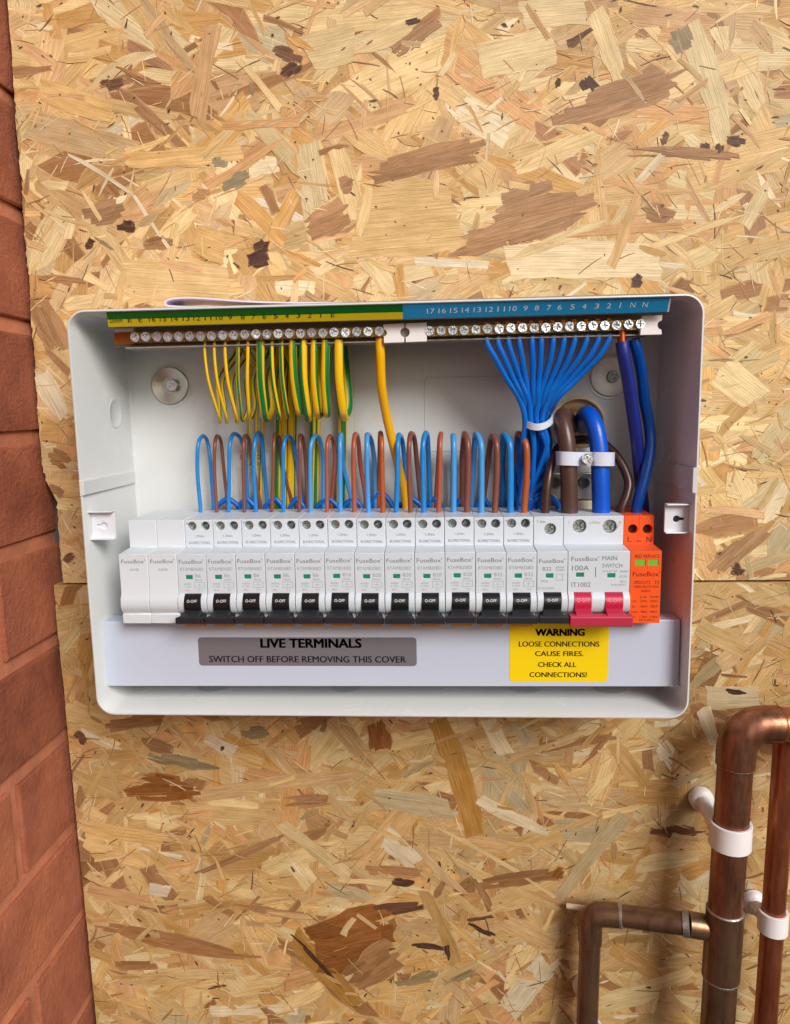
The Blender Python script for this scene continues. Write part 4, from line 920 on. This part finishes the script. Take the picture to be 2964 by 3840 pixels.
# short blue flying leads peeping over the breakers
FL = [(818, 855, 890), (900, 925, 950), (1000, 1033, 1055), (1095, 1110, 1135), (1195, 1232, 1262), (1296, 1325, 1350), (1394, 1424, 1470), (1502, 1545, 1578), (1598, 1632, 1650), (1715, 1735, 1760), (1790, 1815, 1830), (1900, 1950, 1990)]
for i, (a, b, c) in enumerate(FL):
    up = 1852 if i == 6 else 1871
    cable('flying_lead', [at(a - 12, 1960, -12), at(a - 6, 1905, -12), at((a + b) / 2, up + 9, -12), at(b, up, -12), at((b + c) / 2, up + 9, -12), at(c + 6, 1905, -12), at(c + 12, 1960, -12)], mmw(20, -12) / 2, M['blue_d'],
          'short blue lead humping up just behind the %s breaker from the left' % ORD[i], 'wire', 'short blue leads behind the breakers', k=6)
# neutrals gathered in a tie
NX = [1826, 1867, 1906, 1947, 1995, 2030, 2075, 2116, 2156, 2201, 2245, 2286]
tie = at(2013, 1578, -34)
NW = ['twelve', 'eleven', 'ten', 'nine', 'eight', 'seven', 'six', 'five', 'four', 'three', 'two', 'one']
rn = mmw(22, -45) / 2
pk = random.Random(4)
for i, x in enumerate(NX):
    s = (i - 5.5) / 5.5; front = (i % 3)
    tx = 2013 + s * 38 + (-4, 0, 4)[i % 3]; ty_ = -44 + front * 6.0
    yt = 1283 - (x - 1826) * .028
    endx = [1960, 1975, 1990, 2005, 2020, 2030, 2048, 2010, 1985, 2000, 1970, 2035][i]
    midx = [1962, 1975, 1986, 2002, 2018, 2030, 2048, 2058, 2064, 2052, 2040, 2060][i]
    pts = [at(x, yt - 18, -58), at(x + (2013 - x) * .02, yt + 10, -58), at(x + (2013 - x) * .16, 1340, -56), at(x + (tx - x) * .52, 1420, -51), at(x + (tx - x) * .86, 1500, -47), at(tx, 1578, ty_),
           at(midx, 1660, ty_ + 3), at((midx + endx) / 2 + pk.uniform(-6, 6), 1760, ty_ + 8), at(endx - 8, 1850, ty_ + 10), at(endx - 20, 1960, ty_ + 12)]
    cable('neutral_wire', pts, rn, M['blue_d'], 'blue wire leaving the neutral bar under printed number %s, tied into the bundle' % NW[i], 'wire', 'blue neutral wires gathered in a tie', k=7)
    # bare ends above and below the bar
for i, x in enumerate(NX):
    pass
m_ = MB(); o0 = at(1510, 1250, -58)
for x in NX: 
    k = (x - 1612) / 787; m_.box(at(x, 1200, -60).x - o0.x - 1.1, at(x, 1200, -60).x - o0.x + 1.1, -.5, 1.5, at(x, 1228 - 26 * k, -60).z - o0.z, at(x, 1214 - 26 * k, -60).z - o0.z)
ob = m_.build('conductor_end', M['copper'], nb); ob.location = (o0 - Vector(nb.location) / S) * S
# loose loops behind the bundle
for i, P in enumerate([[(1955, 1700), (1945, 1760), (1970, 1850), (2000, 1880)], [(2058, 1700), (2040, 1760), (1990, 1800), (1960, 1880)], [(2064, 1790), (2020, 1820), (1980, 1870), (1950, 1890)], [(1985, 1885), (2030, 1862), (2075, 1868), (2100, 1900)], [(1985, 1870), (2030, 1850), (2085, 1885), (2105, 1930)], [(1940, 1640), (1950, 1720), (1930, 1800), (1950, 1900)]]):
    ys = -34 if i < 3 else -30
    cable('spare_neutral_loop', [at(x, y, ys) for x, y in P] , rn, M['blue_d'], ['slack blue wire curving left of the bundle below the tie', 'slack blue wire crossing leftward under the bundle', 'low slack blue wire crossing behind the twelfth breaker', 'blue wire arching above the single-screw breaker', 'lower blue wire arch behind the dark brown wire', 'leftmost slack blue wire hanging beside the last brown arch'][i], 'wire', 'slack blue wires behind the breakers')
def tie_ring(c, rx, ry, h, th, m, nseg=40, tilt=0.0, droop=0.0):
    m_ = MB(); R_ = []
    for i in range(nseg):
        a = 2 * math.pi * i / nseg; x, y = math.cos(a), math.sin(a); z0 = -droop * (1 - x * x) * (1 if y < 0 else -1) + tilt * x
        R_.append([(x * rx, y * ry, z0 - h / 2), (x * (rx + th), y * (ry + th), z0 - h / 2), (x * (rx + th), y * (ry + th), z0 + h / 2), (x * rx, y * ry, z0 + h / 2)])
    R_.append(R_[0]); m_.loft(R_, True); return m_
tr = thing('cable_tie', (tie.x, -38, tie.z), 'white nylon cable tie cinched round the bundle of blue wires', 'cable tie')
tie_ring(None, mmw(50, -40), 10.5, 4.2, 1.1, None, droop=3.4, tilt=1.0).build('band', M['nylon'], tr, smooth=50)
m_ = MB(); m_.box(mmw(40, -40), mmw(50, -40) + 2.2, 4, 10, -1.5, 4); m_.build('tie_head', M['nylon'], tr, bevel=.5)
# supply tails
Yt = atz(2137, 1921, ST).y - 1
cable('brown_supply_tail', [at(2137, 1965, Yt), at(2136, 1900, Yt), at(2134, 1780, Yt), at(2126, 1660, Yt + 1), at(2112, 1585, Yt + 6), at(2112, 1560, Yt + 14), at(2128, 1570, Yt + 26), at(2140, 1590, -4), at(2142, 1600, 3)], mmw(64, Yt) / 2, M['tail'], 'thick brown supply cable entering the main switch, left of the pair', 'cable', 'thick supply cables', seg=24)
cable('blue_supply_tail', [at(2255, 1965, Yt), at(2255, 1900, Yt), at(2252, 1780, Yt), at(2247, 1680, Yt + 1), at(2232, 1600, Yt + 4), at(2208, 1555, Yt + 12), at(2192, 1562, Yt + 26), at(2190, 1590, -4), at(2190, 1600, 3)], mmw(66, Yt) / 2, M['blue_t'], 'thick bright blue supply cable entering the main switch, right of the pair', 'cable', 'thick supply cables', seg=24)
cable('dark_brown_link', [at(2044, 1960, -46), at(2046, 1900, -46), at(2056, 1800, -44), at(2075, 1720, -38), at(2110, 1665, -30), at(2190, 1648, -27), at(2260, 1662, -30), at(2320, 1720, -36), at(2357, 1800, -42), at(2352, 1855, -45), at(2333, 1905, -47), at(2326, 1950, -47)], mmw(34, -44) / 2, M['brown_k'], 'dark brown link wire arching behind the tails to the orange module', 'cable', seg=18)
cable('navy_earth_side_cable', [at(2334, 1282, -58), at(2340, 1330, -58), at(2356, 1420, -55), at(2374, 1540, -50), at(2392, 1680, -44), at(2402, 1800, -38), at(2412, 1900, -32), at(2414, 1980, -30)], mmw(46, -50) / 2, M['navy'], 'thick navy blue cable with bare copper top, left of the two at the right wall', 'cable', 'thick cables from the right end of the neutral bar', seg=20, ferr=([at(2332, 1240, -58), at(2334, 1290, -58)], 2.6))
cable('blue_link_cable', [at(2378, 1272, -56), at(2388, 1310, -55), at(2406, 1400, -50), at(2418, 1500, -46), at(2436, 1600, -44), at(2440, 1680, -45), at(2424, 1770, -47), at(2402, 1850, -48), at(2388, 1910, -48), at(2384, 1960, -48)], mmw(41, -50) / 2, M['navy_b'], 'glossy deep blue cable curving down to the orange module, rightmost cable', 'cable', 'thick cables from the right end of the neutral bar', seg=20)
# clamp over the tails
cl = thing('cable_clamp', at(2198, 1720, Yt - 6), 'white nylon strap with a central screw clamping the two thick supply cables', 'clamp'); lo4 = Vector(cl.location) / S
cpts = [(2086, 1718, Yt + 4), (2090, 1718, Yt - 2), (2104, 1719, Yt - 6.0), (2130, 1720, Yt - 7.4), (2160, 1721, Yt - 6.4), (2176, 1721, Yt - 4.2), (2198, 1721, Yt - 3.6), (2220, 1721, Yt - 4.2), (2232, 1721, Yt - 6.4), (2258, 1722, Yt - 7.6), (2288, 1722, Yt - 6.6), (2304, 1722, Yt - 3), (2307, 1722, Yt + 3)]
P = cat([at(*q) for q in cpts], 4); m_ = MB(); hh = mmw(25, Yt)
m_.loft([[q - lo4 + Vector((0, 0, -hh)), q - lo4 + Vector((0, 0, hh)), q - lo4 + Vector((0, 1.6, hh)), q - lo4 + Vector((0, 1.6, -hh))] for q in P], True, True, True)
m_.build('strap', M['nylon'], cl, smooth=40, bevel=0)
s_ = screw_mb(3.3, 1.2, 1.5).build('clamp_screw', M['screw'], cl, smooth=40); s_.location = (at(2203, 1722, Yt - 6) - lo4) * S; s_.location.y -= 1.0 * S
# terminal block behind the tails
tb = thing('metal_terminal_block', at(2150, 1820, -26), 'zinc terminal block with two screws behind the thick supply cables', 'terminal block'); lo5 = Vector(tb.location) / S
a = at(2062, 1775, -28) - lo5; b = at(2228, 1870, -28) - lo5; m_ = MB(); m_.box(a.x, b.x, -2, 12, b.z, a.z); m_.build('block', M['washerdk'], tb, bevel=.6)
a = at(2165, 1680, -30) - lo5; b = at(2222, 1775, -30) - lo5; m_ = MB(); m_.box(a.x, b.x, -2, 4, b.z, a.z - 6); m_.box(a.x - 1, b.x + 1, -3.5, 5, a.z - 4.5, a.z); m_.build('upper_plate', M['washer'], tb, bevel=.6)
for px in (2084, 2192):
    p = at(px, 1810, -31) - lo5; s_ = screw_mb(3.6, 1.2, .8).build('block_screw', M['screwdk'], tb, smooth=40); s_.location = p * S
a = at(2168, 1880, -30) - lo5; b = at(2226, 1925, -30) - lo5; m_ = MB(); m_.box(a.x, b.x, -3, 8, b.z, a.z); m_.build('cream_spacer', M['cream'], tb, bevel=.5)

# ------------------------------------------------------------------ lilac plastic sheet lying on the box
pp = [(1760, 1124), (1400, 1134), (1000, 1133), (760, 1118), (680, 1117), (632, 1123), (618, 1137), (640, 1147), (760, 1150), (1100, 1146)]
Ys = -52; P = cat([at(x, y, Ys) for x, y in pp], 6); o0 = P[0].copy(); m_ = MB()
rings = []
for i, q in enumerate(P):
    t_ = (P[min(i + 1, len(P) - 1)] - P[max(i - 1, 0)]).normalized(); nn = Vector((-t_.z, 0, t_.x)) * .45; q = q - o0
    rings.append([q - nn, q + nn, q + nn + Vector((0, 34, .6)), q - nn + Vector((0, 34, .6))])
m_.loft(rings, True, True, True); sh_ = m_.build('plastic_sheet', M['lilac'], None, smooth=50); sh_.location = o0 * S
tag(sh_, 'pale lilac folded plastic sheet lying on top of the fuse box', 'plastic sheet')

# ------------------------------------------------------------------ copper pipes, lower right
def pcen(pxa, pxb, py, Y): return at((pxa + pxb) / 2, py, Y)
YP = -42; RP = 11
top = pcen(2690, 2822, 2900, YP); bot = pcen(2638, 2772, 3644, YP); XP = (top.x + bot.x) / 2 + .0
mn = lambda y: at(2700, y, YP).z
zel = at(2840, 2716, YP).z               # centre line of the horizontal leg
rp = thing('copper_riser_pipe', (XP, YP, -330), 'thick dull copper pipe rising at lower right and elbowing out to the right', 'pipe')
def P_(x, y, z): return Vector((x - XP, y - YP, z + 330))
dxr = (bot.x - top.x) / (bot.z - top.z)
xat = lambda z: XP + (z - (top.z + bot.z) / 2) * dxr
def piece(parent, name, pts, r, m, orig, k=6, seg=28, smooth=50):
    P = cat([p - orig for p in pts], k) if len(pts) > 2 else [p - orig for p in pts]; m_ = MB(); m_.tube(P, r, seg); return m_.build(name, m, parent, smooth=smooth)
OR = Vector((XP, YP, -330))
zc1 = at(2760, 2868, YP).z
V = lambda z, dy=0: Vector((xat(z), YP + dy, z))
ztee1 = at(2710, 3412, YP).z; ztee0 = at(2700, 3660, YP).z; zb_ = at(2720, 3262, YP).z
piece(rp, 'pipe_length', [V(-420), V(ztee0)], RP, M['pipe_b'], OR); piece(rp, 'pipe_length', [V(ztee1), V(zc1)], RP, M['pipe'], OR)
piece(rp, 'tee_fitting', [V(ztee0), V(ztee1)], RP + 1.1, M['pipe_b'], OR)
ez = zel; Re = 17
el = [V(zc1), V(ez - Re - 2)] + [Vector((xat(ez) + Re - Re * math.cos(math.radians(a)), YP, ez - Re + Re * math.sin(math.radians(a)))) for a in range(10, 90, 16)] + [Vector((xat(ez) + Re + 3, YP, ez)), Vector((xat(ez) + Re + 9, YP, ez))]
piece(rp, 'elbow_fitting', el, RP + 1.1, M['pipe'], OR, k=4)
piece(rp, 'pipe_length', [Vector((xat(ez) + Re + 9, YP, ez)), Vector((xat(ez) + 260, YP - 6, ez + 1))], RP, M['pipe_r'], OR)
for z in (zc1, ztee1, ztee0):
    m_ = MB(); m_.lathe(V(z) - OR, (dxr, 0, 1), [(RP, -1), (RP + 1.25, -.8), (RP + 1.3, .1), (RP, .9)] if z == ztee0 else [(RP, -.9), (RP + 1.0, -.3), (RP + .9, .5), (RP, 1)], 32); m_.build('solder_ring', M['solder'], rp, smooth=60)
m_ = MB(); q = Vector((xat(ez) + Re + 9, YP, ez)) - OR; m_.lathe(q, (1, 0, 0), [(RP, -.8), (RP + 1.2, -.2), (RP, 1.2)], 32); m_.build('solder_ring', M['pipe_r'], rp, smooth=60)
# branch
YE = -22; RB = 7.5
e0 = at(2222, 3430, YE); e1 = at(2640, 3478, YP); d = (e0 - e1).normalized()
br = thing('branch_pipe', e0, 'thin brown copper branch from the thick riser, elbowing down at its left end', 'pipe')
j1 = at(2655, 3478, YP + 3); s1_ = at(2578, 3466, YP + 3); s2_ = at(2328, 3434, YE - 4)
piece(br, 'tee_branch', [j1, s1_], RB + .9, M['pipe_b'], e0); piece(br, 'pipe_length', [s1_, s2_], RB, M['pipe_b'], e0)
dn = Vector((0, 0, -1)); ec = at(2216, 3424, YE); dv = (s2_ - ec).normalized()
el = [s2_, ec + dv * 14] + [ec + dv * (9 * (1 - math.sin(math.radians(a)))) + dn * (9 * (1 - math.cos(math.radians(a)))) for a in (20, 40, 60, 80)] + [ec + dn * 12, ec + dn * 22]
piece(br, 'elbow_fitting', el, RB + .9, M['pipe_b'], e0, k=4)
piece(br, 'pipe_length', [ec + dn * 22, ec + dn * 120 + Vector((-1.0, 0, 0))], RB, M['pipe_b'], e0)
for c, ax in ((s1_, s1_ - s2_), (s2_, s1_ - s2_), (ec + dn * 22, dn)):
    m_ = MB(); m_.lathe(c - e0, ax, [(RB, -3 if ax is not dn else -.6), (RB + .9, -2.6 if ax is not dn else -.4), (RB + 1.0, 1.0 if ax is not dn else .2), (RB, 1.6 if ax is not dn else .5)], 28); m_.build('solder_ring', M['solder'] if ax is not dn else M['pipe_b'], br, smooth=60)
# thin right pipe
YR = -30
a = at(2886, 3644, YR); b = at(2932, 3000, YR); d = (b - a) / (b.z - a.z); p0 = a + d * (-420 - a.z); p1 = a + d * (ez - a.z)
rt_ = thing('thin_copper_pipe', p0, 'thin reddish copper pipe running upright at the right edge, passing behind the elbow', 'pipe')
piece(rt_, 'pipe_length', [p0, p1], 7.5, M['pipe_r'], p0)
# pipe clips
def clip(c, R_, ax, base, label, hgt=14, nm='pipe_clip'):
    t = thing(nm, c, label, 'pipe clip', 'white plastic pipe clips')
    m_ = MB(); n = 36; Rg = []
    for i in range(n + 1):
        an = math.radians(100 + 335 * i / n); x, y = math.cos(an), -math.sin(an)
        th = 2.2 + (.8 if i in (0, n) else 0)
        Rg.append([(x * (R_ + .1), -y * (R_ + .1), -hgt / 2), (x * (R_ + th), -y * (R_ + th), -hgt / 2), (x * (R_ + th), -y * (R_ + th), hgt / 2), (x * (R_ + .1), -y * (R_ + .1), hgt / 2)])
    m_.loft(Rg, True, True, True); m_.build('ring', M['white'], t, smooth=35, bevel=.3)
    # arm from the ring up to a boss on the board
    b = Vector(base) - Vector(c)
    m_ = MB(); A_ = Vector((-R_ * .75, R_ * .7, 0)); mid = (A_ + b) / 2 + Vector((-1, 0, 2))
    m_.tube(cat([A_, mid, b + Vector((0, -2, 0))], 5), [3.6] * 5 + [4.4] * 5 + [5.5], 14); m_.build('arm', M['white'], t, smooth=60)
    m_ = MB(); m_.lathe((b.x, -Vector(c).y - 1.5, b.z), (0, -1, 0), [(8.6, 0), (8.6, 3.5), (8.0, 5.0), (6, 6.2), (.1, 6.6)], 24); m_.build('boss', M['white'], t, smooth=50)
    return t
zc = at(2752, 3160, YP - 10).z
clip(V(zc), RP, None, at(2640, 3010, -8), 'large white plastic clip gripping the thick copper riser', 17)
c2 = a + d * (at(2900, 3478, YR - 7).z - a.z)
clip(c2, 7.5, None, at(2838, 3400, -8), 'white plastic clip on the thin reddish pipe at the right edge', 15)
c3 = ec + dn * 96
clip(c3, 7.5, None, at(2196, 3716, -8), 'white plastic clip low on the left branch pipe, partly hidden', 14)
m_ = MB(); q0 = at(2128, 3398, -6); m_.tube([Vector((0, 0, 0)), at(2200, 3408, -12) - q0], 2.1, 12); o = m_.build('wall_plug', M['cream'], None, smooth=60); o.location = q0 * S
tag(o, 'pale plastic plug stub poking out behind the branch pipe elbow', 'plug')
